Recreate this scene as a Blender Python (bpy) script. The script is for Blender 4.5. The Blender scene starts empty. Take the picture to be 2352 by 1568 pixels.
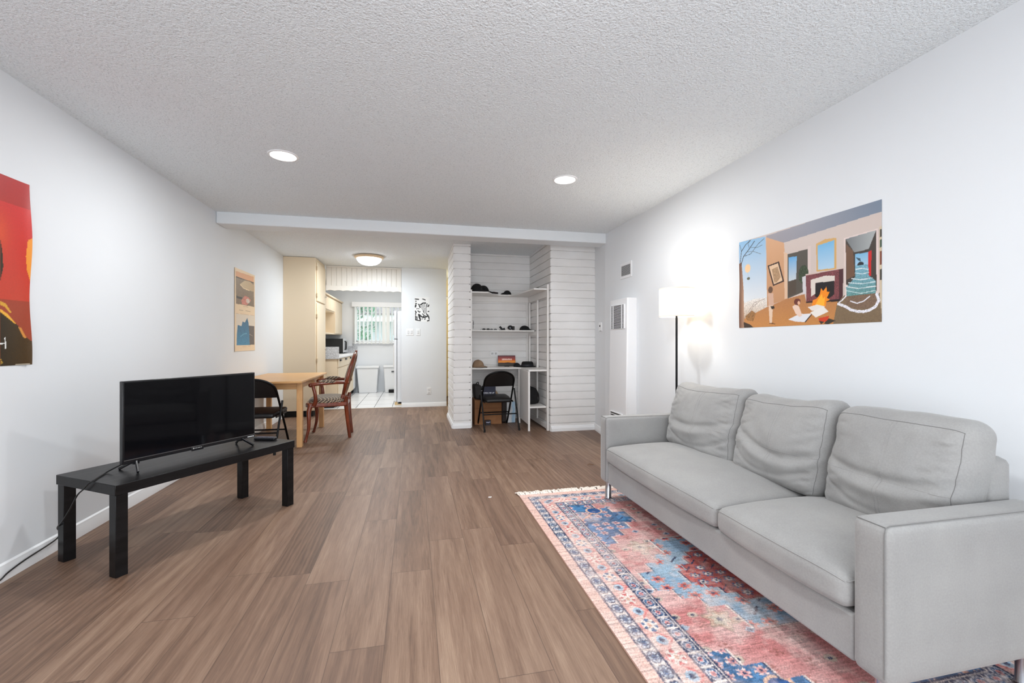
import bpy, bmesh, math, random
import numpy as np
from mathutils import Vector, Matrix, noise
random.seed(7); rng = np.random.default_rng(11)
sc = bpy.context.scene
COL = sc.collection
PI = math.pi
R = math.radians

# ------------------------------------------------------------ materials
def lin(c):
    return tuple(((v/255)/12.92 if v/255 <= .04045 else ((v/255+.055)/1.055)**2.4) for v in c)

class NT:
    """small wrapper to write node trees"""
    def __init__(s, name):
        s.m = bpy.data.materials.new(name); s.m.use_nodes = True
        s.t = s.m.node_tree; s.t.nodes.clear()
        s.out = s.n('ShaderNodeOutputMaterial'); s.b = s.n('ShaderNodeBsdfPrincipled')
        s.l(s.b.outputs[0], s.out.inputs[0])
    def n(s, typ, **kw):
        nd = s.t.nodes.new(typ)
        for k, v in kw.items(): setattr(nd, k, v)
        return nd
    def l(s, a, b): s.t.links.new(a, b)
    def val(s, inp, v):
        if hasattr(v, 'is_output'): s.l(v, inp)
        else: inp.default_value = v
    def math(s, op, a, b=0.0, c=None):
        nd = s.n('ShaderNodeMath', operation=op)
        s.val(nd.inputs[0], a); s.val(nd.inputs[1], b)
        if c is not None: s.val(nd.inputs[2], c)
        return nd.outputs[0]
    def coord(s, which='Object'):
        return s.n('ShaderNodeTexCoord').outputs[which]
    def mapping(s, vec, scale=(1, 1, 1), loc=(0, 0, 0)):
        nd = s.n('ShaderNodeMapping'); s.l(vec, nd.inputs[0])
        nd.inputs['Scale'].default_value = scale; nd.inputs['Location'].default_value = loc
        return nd.outputs[0]
    def noise(s, vec, scale=5, detail=3, rough=.5, dist=0):
        nd = s.n('ShaderNodeTexNoise'); s.l(vec, nd.inputs['Vector'])
        nd.inputs['Scale'].default_value = scale; nd.inputs['Detail'].default_value = detail
        nd.inputs['Roughness'].default_value = rough; nd.inputs['Distortion'].default_value = dist
        return nd.outputs['Fac']
    def ramp(s, fac, stops):
        nd = s.n('ShaderNodeValToRGB'); s.l(fac, nd.inputs[0])
        e = nd.color_ramp.elements
        while len(e) < len(stops): e.new(0.5)
        for i, (p, c) in enumerate(stops):
            e[i].position = p; e[i].color = (*lin(c), 1) if max(c) > 1 else (*c, 1)
        return nd.outputs[0]
    def mix(s, fac, a, b, blend='MIX'):
        nd = s.n('ShaderNodeMix', data_type='RGBA', blend_type=blend)
        s.val(nd.inputs[0], fac); s.val(nd.inputs[6], a); s.val(nd.inputs[7], b)
        return nd.outputs[2]
    def bump(s, h, strength=.2, dist=.01):
        nd = s.n('ShaderNodeBump'); s.l(h, nd.inputs['Height'])
        nd.inputs['Strength'].default_value = strength; nd.inputs['Distance'].default_value = dist
        s.l(nd.outputs[0], s.b.inputs['Normal'])
    def set(s, **kw):
        for k, v in kw.items(): s.val(s.b.inputs[k.replace('_', ' ')], v)
        return s

def simple(name, c, rough=.5, metal=0., spec=.5, bump=None, var=0., **kw):
    t = NT(name); co = t.coord()
    if var:
        f = t.noise(co, var[1] if isinstance(var, tuple) else 4, 3)
        a = var[0] if isinstance(var, tuple) else var
        t.set(Base_Color=t.ramp(f, [(.3, tuple(max(0, x*(1-a)) for x in c)), (.7, tuple(min(255, x*(1+a)) for x in c))]))
    else:
        t.set(Base_Color=(*lin(c), 1))
    t.set(Roughness=rough, Metallic=metal)
    t.b.inputs['Specular IOR Level'].default_value = spec
    if bump: t.bump(t.noise(co, bump[0], 4, .6), bump[1], bump[2] if len(bump) > 2 else .003)
    for k, v in kw.items(): t.set(**{k: v})
    return t.m

def emit_mat(name, c, strength):
    t = NT(name)
    t.set(Base_Color=(*lin(c), 1), Emission_Color=(*lin(c), 1), Emission_Strength=strength, Roughness=.6)
    return t.m

# ------------------------------------------------------------ mesh building
class MB:
    def __init__(s): s.v = []; s.f = []; s.mi = []; s.cur = 0
    def add(s, vs, fs):
        o = len(s.v); s.v += [tuple(p) for p in vs]
        s.f += [tuple(i+o for i in f) for f in fs]; s.mi += [s.cur]*len(fs); return s
    def box(s, x0, x1, y0, y1, z0, z1):
        vs = [(x, y, z) for z in (z0, z1) for y in (y0, y1) for x in (x0, x1)]
        return s.add(vs, [(0, 2, 3, 1), (4, 5, 7, 6), (0, 1, 5, 4), (2, 6, 7, 3), (0, 4, 6, 2), (1, 3, 7, 5)])
    def obox(s, c, ax, ay, az):
        """box by centre and three half-axis vectors"""
        c, ax, ay, az = map(Vector, (c, ax, ay, az))
        vs = [c+ax*i+ay*j+az*k for k in (-1, 1) for j in (-1, 1) for i in (-1, 1)]
        return s.add(vs, [(0, 2, 3, 1), (4, 5, 7, 6), (0, 1, 5, 4), (2, 6, 7, 3), (0, 4, 6, 2), (1, 3, 7, 5)])
    def bar(s, a, b, w, h, up=(0, 0, 1)):
        a, b = Vector(a), Vector(b); d = b-a; u = Vector(up)
        x = d.cross(u)
        if x.length < 1e-6: x = d.cross(Vector((1, 0, 0)))
        x.normalize(); y = x.cross(d).normalized()
        return s.obox((a+b)/2, d/2, x*w/2, y*h/2)
    def prism(s, pts, z0, z1):
        """closed outline (x,y), counter-clockwise, extruded in z"""
        n = len(pts); vs = [(x, y, z0) for x, y in pts]+[(x, y, z1) for x, y in pts]
        fs = [tuple(range(n-1, -1, -1)), tuple(range(n, 2*n))]+[(i, (i+1) % n, n+(i+1) % n, n+i) for i in range(n)]
        return s.add(vs, fs)
    def tube(s, pts, r, seg=10, cap=True, closed=False):
        pts = [Vector(p) for p in pts]; n = len(pts)
        rr = r if isinstance(r, (list, tuple)) else [r]*n
        t0 = (pts[1]-pts[0]).normalized()
        ref = Vector((0, 0, 1)) if abs(t0.z) < .9 else Vector((1, 0, 0))
        nx = t0.cross(ref).normalized(); vs = []
        for i, p in enumerate(pts):
            if closed: t = (pts[(i+1) % n]-pts[i-1]).normalized()
            else: t = (pts[min(i+1, n-1)]-pts[max(i-1, 0)]).normalized()
            nx = (nx-t*nx.dot(t)).normalized(); ny = t.cross(nx)
            for k in range(seg):
                a = 2*PI*k/seg; vs.append(p+(nx*math.cos(a)+ny*math.sin(a))*rr[i])
        fs = []
        m = n if closed else n-1
        for i in range(m):
            for k in range(seg):
                a = i*seg+k; b = i*seg+(k+1) % seg; j = ((i+1) % n)*seg
                fs.append((a, b, j+(k+1) % seg, j+k))
        if cap and not closed:
            fs += [tuple(range(seg-1, -1, -1)), tuple(range((n-1)*seg, n*seg))]
        return s.add(vs, fs)
    def lathe(s, prof, c=(0, 0, 0), seg=32, axis='z', close_ends=True):
        """prof: (radius, height) list"""
        vs = []; n = len(prof)
        for r, h in prof:
            for k in range(seg):
                a = 2*PI*k/seg; p = (r*math.cos(a), r*math.sin(a), h)
                if axis == 'y': p = (p[0], -h, p[1])
                if axis == 'x': p = (h, p[0], p[1])
                vs.append((p[0]+c[0], p[1]+c[1], p[2]+c[2]))
        fs = [(i*seg+k, i*seg+(k+1) % seg, (i+1)*seg+(k+1) % seg, (i+1)*seg+k) for i in range(n-1) for k in range(seg)]
        if close_ends: fs += [tuple(range(seg-1, -1, -1)), tuple(range((n-1)*seg, n*seg))]
        return s.add(vs, fs)
    def grid(s, fn, nu, nv, closed_u=False):
        vs = [fn(i/nu, j/nv) for j in range(nv+1) for i in range(nu+1)]
        fs = [(j*(nu+1)+i, j*(nu+1)+i+1, (j+1)*(nu+1)+i+1, (j+1)*(nu+1)+i) for j in range(nv) for i in range(nu)]
        return s.add(vs, fs)
    def ell(s, c, r, seg=20, rings=12):
        vs = []
        for j in range(rings+1):
            t = PI*j/rings
            for k in range(seg):
                a = 2*PI*k/seg
                vs.append((c[0]+r[0]*math.sin(t)*math.cos(a), c[1]+r[1]*math.sin(t)*math.sin(a), c[2]-r[2]*math.cos(t)))
        fs = [(j*seg+k, j*seg+(k+1) % seg, (j+1)*seg+(k+1) % seg, (j+1)*seg+k) for j in range(rings) for k in range(seg)]
        return s.add(vs, fs)
    def xf(s, M, start=0):
        s.v[start:] = [tuple(M @ Vector(p)) for p in s.v[start:]]; return s
    def build(s, name, mat=None, parent=None, smooth=True, bevel=0., seg=2, ang=40, sub=0, merge=True):
        me = bpy.data.meshes.new(name)
        me.from_pydata(s.v, [], s.f)
        mats = mat if isinstance(mat, (list, tuple)) else [mat]
        for m in mats:
            if m: me.materials.append(m)
        if len(mats) > 1: me.polygons.foreach_set('material_index', s.mi)
        bm = bmesh.new(); bm.from_mesh(me)
        if merge: bmesh.ops.remove_doubles(bm, verts=bm.verts, dist=1e-5)
        bmesh.ops.recalc_face_normals(bm, faces=bm.faces)
        bm.to_mesh(me); bm.free()
        if smooth:
            me.polygons.foreach_set('use_smooth', [True]*len(me.polygons))
            if not sub: me.set_sharp_from_angle(angle=R(ang))
        o = bpy.data.objects.new(name, me); COL.objects.link(o)
        if parent: o.parent = parent
        if bevel:
            b = o.modifiers.new('edge', 'BEVEL'); b.width = bevel; b.segments = seg; b.limit_method = 'ANGLE'; b.angle_limit = R(35)
        if sub:
            u = o.modifiers.new('soft', 'SUBSURF'); u.levels = u.render_levels = sub
        return o

def tag(o, label, cat, group=None, kind=None):
    o['label'] = label; o['category'] = cat
    if group: o['group'] = group
    if kind: o['kind'] = kind
    return o

def thing(name, label, cat, loc=(0, 0, 0), rz=0., group=None):
    o = bpy.data.objects.new(name, None); COL.objects.link(o)
    o.location = loc; o.rotation_euler = (0, 0, rz); o.empty_display_size = .1
    return tag(o, label, cat, group)

def struct(o):
    o['kind'] = 'structure'; return o

def copy_tree(o, parent=None):
    c = o.copy(); COL.objects.link(c); c.parent = parent
    for ch in list(o.children): copy_tree(ch, c)
    return c

def fbm(x, y, z=0., oct=3):
    return noise.fractal(Vector((x, y, z)), 1.0, 2.0, oct)

# ------------------------------------------------------------ printed sheets
class Canvas:
    """numpy picture in sheet coordinates: u 0..1 left to right, v 0..1 bottom to top"""
    def __init__(s, w, h, cell):
        s.w, s.h = w, h; s.nu = int(round(w/cell)); s.nv = int(round(h/cell))
        u = np.linspace(0, 1, s.nu+1); v = np.linspace(0, 1, s.nv+1)
        s.U, s.V = np.meshgrid(u, v); s.C = np.ones((s.nv+1, s.nu+1, 3)); s.asp = w/h
    def rgb(s, c): return np.array(lin(c))
    def put(s, mask, c, c2=None, axis=None, nz=0., span=None):
        if not mask.any(): return
        col = np.broadcast_to(s.rgb(c), mask.shape+(3,)).copy()
        if c2 is not None:
            P = s.U if axis == 'u' else s.V
            lo, hi = span if span else (P[mask].min(), P[mask].max())
            t = np.clip((P-lo)/max(hi-lo, 1e-6), 0, 1)[..., None]
            col = s.rgb(c)*(1-t)+s.rgb(c2)*t
        if nz: col = col*(1+nz*rng.standard_normal(mask.shape))[..., None]
        s.C[mask] = np.clip(col[mask], 0, 1)
    def poly(s, pts, *a):
        c = a[0]; c2 = ax = None; nz = 0.
        rest = list(a[1:])
        if rest and isinstance(rest[0], tuple): c2 = rest.pop(0); ax = rest.pop(0)
        if rest: nz = rest.pop(0)
        m = np.zeros(s.U.shape, bool); n = len(pts)
        for i in range(n):
            (x0, y0), (x1, y1) = pts[i], pts[(i+1) % n]
            if y0 == y1: continue
            cond = (s.V >= min(y0, y1)) & (s.V < max(y0, y1))
            m ^= cond & (s.U < x0+(s.V-y0)*(x1-x0)/(y1-y0))
        s.put(m, c, c2, ax, nz)
    def ell(s, c, r, col, nz=0.):
        s.put(((s.U-c[0])/r[0])**2+((s.V-c[1])/r[1])**2 < 1, col, nz=nz)
    def line(s, pts, w, col, nz=0.):
        m = np.zeros(s.U.shape, bool)
        for (x0, y0), (x1, y1) in zip(pts[:-1], pts[1:]):
            ax, bx = x0*s.asp, x1*s.asp; dx, dy = bx-ax, y1-y0
            t = np.clip(((s.U*s.asp-ax)*dx+(s.V-y0)*dy)/max(dx*dx+dy*dy, 1e-9), 0, 1)
            m |= (s.U*s.asp-ax-t*dx)**2+(s.V-y0-t*dy)**2 < (w/2)**2
        s.put(m, col, nz=nz)
    def draw(s, items):
        for it in items: getattr(s, it[0])(*it[1:])
    def sheet(s, name, mat, origin, udir, vdir, normal, curl=None, parent=None, thick=.0006):
        """sheet mesh with one colour per vertex; curl(u,v) lifts it off the wall"""
        O, du, dv, n = map(Vector, (origin, udir, vdir, normal))
        nu, nv = s.nu, s.nv
        pos = np.empty((nv+1, nu+1, 3))
        lift = np.zeros(s.U.shape) if curl is None else curl(s.U, s.V)
        for k in range(3):
            pos[..., k] = O[k]+du[k]*s.w*s.U+dv[k]*s.h*s.V+n[k]*(lift+thick)
        return color_grid(name, pos, s.C, mat, parent, n)

def color_grid(name, pos, colr, mat, parent=None, n=None):
    nv, nu = pos.shape[0]-1, pos.shape[1]-1
    idx = np.arange((nv+1)*(nu+1)).reshape(nv+1, nu+1)
    q = np.stack([idx[:-1, :-1], idx[:-1, 1:], idx[1:, 1:], idx[1:, :-1]], -1).reshape(-1, 4)
    me = bpy.data.meshes.new(name)
    V = pos.reshape(-1, 3)
    if n is not None:
        a, b, c = V[q[0][0]], V[q[0][1]], V[q[0][2]]
        if np.dot(np.cross(b-a, c-a), np.array(n)) < 0: q = q[:, ::-1]
    me.vertices.add(len(V)); me.vertices.foreach_set('co', V.astype(np.float32).ravel())
    me.loops.add(q.size); me.loops.foreach_set('vertex_index', q.astype(np.int32).ravel())
    me.polygons.add(len(q)); me.polygons.foreach_set('loop_start', np.arange(0, q.size, 4, dtype=np.int32))
    me.update(calc_edges=True); me.validate()
    me.polygons.foreach_set('use_smooth', [True]*len(q))
    ca = me.color_attributes.new('ink', 'FLOAT_COLOR', 'POINT')
    rgba = np.ones((len(V), 4), np.float32); rgba[:, :3] = colr.reshape(-1, 3)
    ca.data.foreach_set('color', rgba.ravel())
    me.materials.append(mat)
    o = bpy.data.objects.new(name, me); COL.objects.link(o)
    if parent: o.parent = parent
    return o

def ink_mat(name, rough=.5, spec=.4, bump=None):
    t = NT(name); a = t.n('ShaderNodeVertexColor', layer_name='ink')
    t.set(Base_Color=a.outputs[0], Roughness=rough); t.b.inputs['Specular IOR Level'].default_value = spec
    if bump: t.bump(t.noise(t.coord(), bump[0], 3, .6), bump[1], .002)
    return t.m
# ---- flat printed artwork, drawn in sheet coordinates (u across, v up)
ART_ROOM = [
  ('poly', [(0.2478, 0.9842), (1.001, 1.0132), (1.001, 0.8878), (0.3951, 0.8532), (0.2533, 0.9544)], (158, 152, 158), (118, 132, 150), 'u'),
  ('poly', [(0.3951, 0.8599), (1.001, 0.9003), (1.001, 0.8847), (0.3951, 0.8361)], (205, 190, 182)),
  ('poly', [(-0.0101, 1.0063), (0.2423, 0.9821), (0.2566, 0.6071), (0.2566, 0.2056), (0.0349, 0.1287), (-0.0036, 0.5982)], (232, 230, 228), (140, 185, 220), 'v'),
  ('poly', [(0.0412, 0.2838), (0.1449, 0.3197), (0.2533, 0.3169), (0.2533, 0.1921), (0.0475, 0.0832)], (190, 165, 140), (225, 220, 215), 'v', 0.25),
  ('poly', [(0.2478, 0.9703), (0.3951, 0.8585), (0.4268, 0.2762), (0.2914, 0.2342), (0.2566, 0.2194)], (190, 140, 100), (214, 165, 125), 'v'),
  ('poly', [(0.261, 0.6585), (0.3556, 0.6783), (0.3971, 0.4591), (0.3075, 0.4294)], (52, 28, 22)),
  ('poly', [(0.2741, 0.6467), (0.3473, 0.6619), (0.3841, 0.4712), (0.3149, 0.447)], (225, 192, 158)),
  ('poly', [(0.2968, 0.6105), (0.3442, 0.6251), (0.3699, 0.5116), (0.339, 0.4649), (0.318, 0.4626)], (175, 140, 105), 0.2),
  ('poly', [(0.3931, 0.764), (0.4268, 0.7362), (0.4268, 0.2815), (0.4001, 0.2777)], (218, 184, 156)),
  ('poly', [(0.4229, 0.7322), (0.5754, 0.7365), (0.5754, 0.34), (0.4229, 0.2795)], (82, 76, 68)),
  ('poly', [(0.4298, 0.6975), (0.4919, 0.6902), (0.4872, 0.4639), (0.4298, 0.452)], (196, 205, 210), (96, 165, 215), 'v'),
  ('poly', [(0.4298, 0.452), (0.4872, 0.4639), (0.4872, 0.3181), (0.4298, 0.3019)], (78, 66, 56)),
  ('poly', [(0.5693, 0.761), (0.5912, 0.7621), (0.5912, 0.3494), (0.5693, 0.3412)], (214, 196, 190)),
  ('ell', (0.5398, 0.4973), (0.0356, 0.0904), (52, 66, 44), 0.5),
  ('poly', [(0.5307, 0.4743), (0.5648, 0.4813), (0.5666, 0.3044), (0.5361, 0.3071)], (206, 204, 206)),
  ('poly', [(0.6256, 0.7661), (0.6837, 0.7898), (0.7532, 0.7782), (0.7547, 0.4918), (0.6298, 0.5023)], (208, 164, 98)),
  ('poly', [(0.6366, 0.7465), (0.7408, 0.7607), (0.7408, 0.5071), (0.6382, 0.516)], (176, 205, 226), (112, 178, 220), 'v'),
  ('poly', [(0.547, 0.3053), (0.5379, 0.3018), (0.4249, 0.2792), (0.2533, 0.2129), (0.0412, 0.0985), (0.0029, -0.0184), (0.7315, -0.0219), (0.7624, 0.2129), (0.5604, 0.2183)], (196, 134, 74), (176, 120, 76), 'v', 0.06),
  ('poly', [(0.7315, -0.0219), (0.7624, 0.2129), (0.8037, 0.2499), (1.001, 0.2399), (1.0029, -0.011)], (122, 102, 78), 0.1),
  ('poly', [(0.5559, 0.4909), (0.7963, 0.4924), (0.7738, 0.202), (0.5604, 0.222)], (118, 62, 66), 0.35),
  ('poly', [(0.7685, 0.4883), (0.7963, 0.4913), (0.7926, 0.2426), (0.7715, 0.2001)], (72, 34, 40)),
  ('poly', [(0.5541, 0.4939), (0.7963, 0.4959), (0.7963, 0.4879), (0.5541, 0.4839)], (206, 186, 176)),
  ('poly', [(0.5895, 0.4336), (0.6837, 0.4508), (0.7439, 0.4365), (0.7455, 0.3874), (0.6213, 0.3973), (0.6239, 0.2969), (0.5929, 0.2728)], (218, 208, 198)),
  ('poly', [(0.623, 0.3969), (0.7424, 0.3904), (0.7424, 0.2683), (0.6837, 0.2128), (0.6188, 0.2686)], (22, 16, 20), 0.3),
  ('poly', [(0.5559, 0.2276), (0.7776, 0.2198), (0.7738, 0.1997), (0.5604, 0.2145)], (40, 24, 26)),
  ('poly', [(0.5973, 0.1762), (0.605, 0.2365), (0.6298, 0.2449), (0.6508, 0.2838), (0.6591, 0.3425), (0.6714, 0.3102), (0.6934, 0.3477), (0.6958, 0.2999), (0.7141, 0.2966), (0.6958, 0.2442), (0.7157, 0.2223), (0.6934, 0.2114), (0.6877, 0.1647), (0.6424, 0.1523)], (240, 138, 22)),
  ('poly', [(0.6171, 0.1798), (0.6382, 0.2315), (0.6632, 0.2877), (0.6714, 0.2385), (0.6837, 0.2604), (0.6796, 0.1777), (0.6466, 0.1639)], (252, 176, 44)),
  ('poly', [(0.5693, 0.1735), (0.634, 0.1897), (0.6837, 0.1652), (0.6591, 0.1323), (0.5999, 0.1329)], (228, 220, 214)),
  ('poly', [(0.586, 0.1184), (0.6714, 0.1692), (0.7062, 0.1152), (0.6239, 0.0682)], (232, 226, 220)),
  ('poly', [(0.4268, 0.0645), (0.5105, 0.1136), (0.5947, 0.1076), (0.547, 0.0298), (0.4844, 0.0394)], (224, 224, 228)),
  ('poly', [(0.547, 0.0298), (0.5964, 0.1074), (0.5981, 0.095), (0.5541, 0.0243)], (60, 45, 40)),
  ('poly', [(0.6408, 0.0594), (0.7094, 0.076), (0.7014, 0.0306), (0.6524, 0.0103)], (204, 62, 32)),
  ('poly', [(0.6441, 0.0374), (0.6796, 0.0228), (0.6591, 0.0002)], (50, 45, 38)),
  ('poly', [(0.678, 0.0086), (0.7078, 0.0537), (0.7486, 0.0294), (0.7014, -0.0048)], (52, 48, 40)),
  ('poly', [(0.4588, 0.1938), (0.4844, 0.2136), (0.5087, 0.1874), (0.5307, 0.0965), (0.5105, 0.0832), (0.4825, 0.1203)], (230, 200, 182)),
  ('ell', (0.4947, 0.2364), (0.0241, 0.0332), (104, 46, 38), 0.2),
  ('ell', (0.5059, 0.2234), (0.0092, 0.0178), (226, 176, 146)),
  ('poly', [(0.2632, 0.3595), (0.3085, 0.3544), (0.3149, 0.2256), (0.2698, 0.2205)], (206, 168, 146)),
  ('poly', [(0.2698, 0.2246), (0.3064, 0.2267), (0.2979, 0.0394), (0.2785, 0.0407)], (224, 196, 172)),
  ('ell', (0.286, 0.3939), (0.0193, 0.0357), (98, 68, 48)),
  ('poly', [(0.285, 0.2158), (0.3149, 0.2188), (0.3212, 0.1923), (0.2968, 0.1843)], (36, 30, 28)),
  ('poly', [(0.2588, 0.0365), (0.3338, 0.0207), (0.3075, 0.0387)], (110, 70, 40)),
  ('poly', [(0.7985, 0.7557), (0.9801, 0.7687), (0.9865, 0.232), (0.8059, 0.2404)], (222, 204, 198)),
  ('poly', [(0.8089, 0.7451), (0.9724, 0.7591), (0.975, 0.253), (0.8118, 0.3413)], (62, 54, 48)),
  ('poly', [(0.8089, 0.7451), (0.9724, 0.7591), (0.9346, 0.6151), (0.8579, 0.6116)], (112, 116, 118), (168, 172, 172), 'u'),
  ('poly', [(0.8103, 0.7038), (0.8522, 0.6257), (0.8593, 0.4092), (0.8147, 0.3836)], (108, 78, 58)),
  ('poly', [(0.8635, 0.5943), (0.9306, 0.5916), (0.9346, 0.3914), (0.8635, 0.3905)], (188, 208, 222), (120, 178, 214), 'v'),
  ('poly', [(0.9306, 0.5916), (0.9491, 0.6017), (0.9478, 0.3862), (0.9319, 0.3856)], (196, 28, 28)),
  ('ell', (0.8914, 0.4969), (0.0177, 0.0241), (34, 38, 46)),
  ('poly', [(0.865, 0.5684), (0.8893, 0.5501), (0.8941, 0.5213), (0.8789, 0.5367)], (46, 70, 84)),
  ('poly', [(0.8621, 0.495), (0.9319, 0.489), (0.9359, 0.3911), (0.9712, 0.3405), (0.9712, 0.2346), (0.8147, 0.239), (0.8118, 0.3187), (0.8621, 0.3975)], (96, 142, 140), (120, 170, 190), 'v', 0.25),
  ('line', [(0.865, 0.4633), (0.8996, 0.463), (0.9333, 0.4434)], 0.0056, (222, 232, 236)),
  ('line', [(0.8621, 0.433), (0.8996, 0.415), (0.9346, 0.4194)], 0.0056, (214, 226, 230)),
  ('line', [(0.8437, 0.3884), (0.8928, 0.3663), (0.953, 0.37)], 0.0067, (222, 230, 232)),
  ('line', [(0.8257, 0.3553), (0.8996, 0.3321), (0.966, 0.3331)], 0.0067, (214, 224, 226)),
  ('line', [(0.8133, 0.324), (0.8789, 0.2945), (0.9699, 0.2963)], 0.0068, (224, 230, 230)),
  ('line', [(0.8118, 0.2892), (0.8928, 0.2503), (0.9712, 0.2621)], 0.0056, (196, 214, 214)),
  ('poly', [(0.8074, 0.2402), (0.9712, 0.2367), (0.9756, 0.1599), (0.9266, 0.115), (0.8579, 0.1265), (0.8037, 0.1784)], (122, 98, 80), 0.2),
  ('line', [(0.7662, 0.1778), (0.8074, 0.1495), (0.8365, 0.1178), (0.872, 0.0994), (0.9064, 0.0934), (0.9399, 0.1027), (0.9692, 0.129), (0.9865, 0.1794), (0.9756, 0.2285)], 0.023, (226, 224, 232), 0.25),
  ('line', [(0.8365, 0.1929), (0.872, 0.1689), (0.9064, 0.1805), (0.9399, 0.2185)], 0.009, (230, 228, 234)),
  ('line', [(0.7662, 0.1836), (0.7926, 0.2141), (0.8111, 0.2396)], 0.0116, (220, 216, 220), 0.3),
  ('poly', [(0.9877, 0.7783), (1.001, 0.7833), (1.001, 0.0518), (0.9903, 0.2313)], (206, 188, 160)),
  ('poly', [(0.9915, 0.7557), (1.001, 0.7572), (1.001, 0.6945), (0.9915, 0.6928)], (70, 62, 50)),
  ('poly', [(0.9915, 0.6718), (1.001, 0.6736), (1.001, 0.6109), (0.9915, 0.6088)], (60, 80, 60)),
  ('poly', [(0.9915, 0.5773), (1.001, 0.5795), (1.001, 0.4698), (0.9915, 0.4672)], (120, 60, 40)),
  ('poly', [(0.9915, 0.4304), (1.001, 0.4332), (1.001, 0.3444), (0.9915, 0.3413)], (60, 56, 50)),
  ('ell', (0.081, 0.6767), (0.0269, 0.0483), (238, 202, 158)),
  ('line', [(0.081, 0.6298), (0.0884, 0.5769)], 0.0029, (180, 160, 140)),
  ('ell', (0.0884, 0.5593), (0.0146, 0.0161), (92, 92, 72)),
  ('poly', [(-0.0036, 0.7485), (0.0222, 0.7637), (0.0412, 0.4395), (0.05, -0.0176), (-0.0036, -0.0151)], (104, 66, 52), (176, 138, 112), 'u'),
  ('line', [(0.0158, 0.7282), (0.0412, 0.825), (0.097, 0.8955), (0.1449, 0.9657)], 0.009, (48, 38, 34)),
  ('line', [(0.0094, 0.7599), (0.0222, 0.8905), (0.06, 0.952), (0.103, 0.988)], 0.0075, (52, 42, 38)),
  ('line', [(0.0412, 0.825), (0.1091, 0.8334), (0.18, 0.9247), (0.2312, 0.9626)], 0.0059, (56, 46, 42)),
  ('line', [(0.0222, 0.8905), (0.0055, 0.9708)], 0.006, (56, 46, 42)),
  ('line', [(0.0724, 0.8669), (0.1331, 0.8547), (0.2029, 0.8039)], 0.0044, (90, 84, 84)),
  ('line', [(0.1091, 0.906), (0.1684, 0.886), (0.2143, 0.8986)], 0.0044, (70, 62, 60)),
  ('line', [(0.097, 0.8955), (0.0847, 0.9581), (0.1151, 0.9981)], 0.0044, (60, 50, 48)),
  ('poly', [(0.0537, 0.127), (0.1211, 0.1932), (0.1591, 0.1532), (0.1331, 0.0694), (0.0786, 0.0808)], (150, 105, 60), 0.4),
  ('poly', [(0.0412, 0.0688), (0.103, 0.0353), (0.1449, -0.0104), (0.0847, -0.0133), (0.0475, -0.0115)], (60, 44, 36)),
  ('line', [(0.0475, 0.1128), (0.1449, 0.2767), (0.2367, 0.3056)], 0.0059, (160, 140, 125)),
  ('line', [(0.0847, 0.1242), (0.1331, 0.2351), (0.1915, 0.2843)], 0.0044, (120, 100, 90))]

ART_RED = [
  ('poly', [(0.7428, 0.2901), (0.8121, 0.2652), (0.8966, 0.2143), (0.9594, 0.1534), (1.0178, 0.1202), (1.0178, -0.0215), (0.7428, -0.0109)], (40, 30, 12), (74, 52, 22), 'u', 0.08),
  ('poly', [(0.9723, 0.688), (1.0047, 0.7077), (1.0047, 0.4549), (0.9697, 0.5255), (0.9594, 0.5979)], (236, 150, 52)),
  ('poly', [(0.7428, 0.6535), (0.7587, 0.6003), (0.7679, 0.5178), (0.7428, 0.4458)], (46, 36, 20)),
  ('poly', [(0.7428, 0.3386), (0.7887, 0.3273), (0.8419, 0.2806), (0.824, 0.2798), (0.7771, 0.3092), (0.7428, 0.3178)], (214, 160, 52)),
  ('poly', [(0.7428, 0.297), (0.8004, 0.2752), (0.8819, 0.2211), (0.8599, 0.2277), (0.7887, 0.2607), (0.7428, 0.2797)], (236, 176, 60)),
  ('poly', [(0.8966, 0.2071), (0.9215, 0.204), (0.9658, 0.1461), (0.9404, 0.1496)], (206, 138, 62)),
  ('line', [(0.7292, 0.1413), (0.7292, 0.0861)], 0.0069, (240, 240, 236)),
  ('line', [(0.7818, 0.1471), (0.7864, 0.0939)], 0.007, (240, 240, 236)),
  ('line', [(0.7292, 0.1151), (0.7841, 0.1191)], 0.0063, (240, 240, 236)),
  ('line', [(0.7428, 0.034), (0.7587, 0.0371)], 0.0027, (200, 160, 60)),
  ('line', [(0.745, 0.034), (0.7496, 0.0096)], 0.0028, (200, 160, 60)),
  ('line', [(0.7496, 0.0269), (0.761, 0.0162)], 0.0027, (200, 160, 60)),
  ('line', [(0.8721, 0.0042), (0.9852, 0.0034)], 0.0018, (200, 190, 170))]

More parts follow.
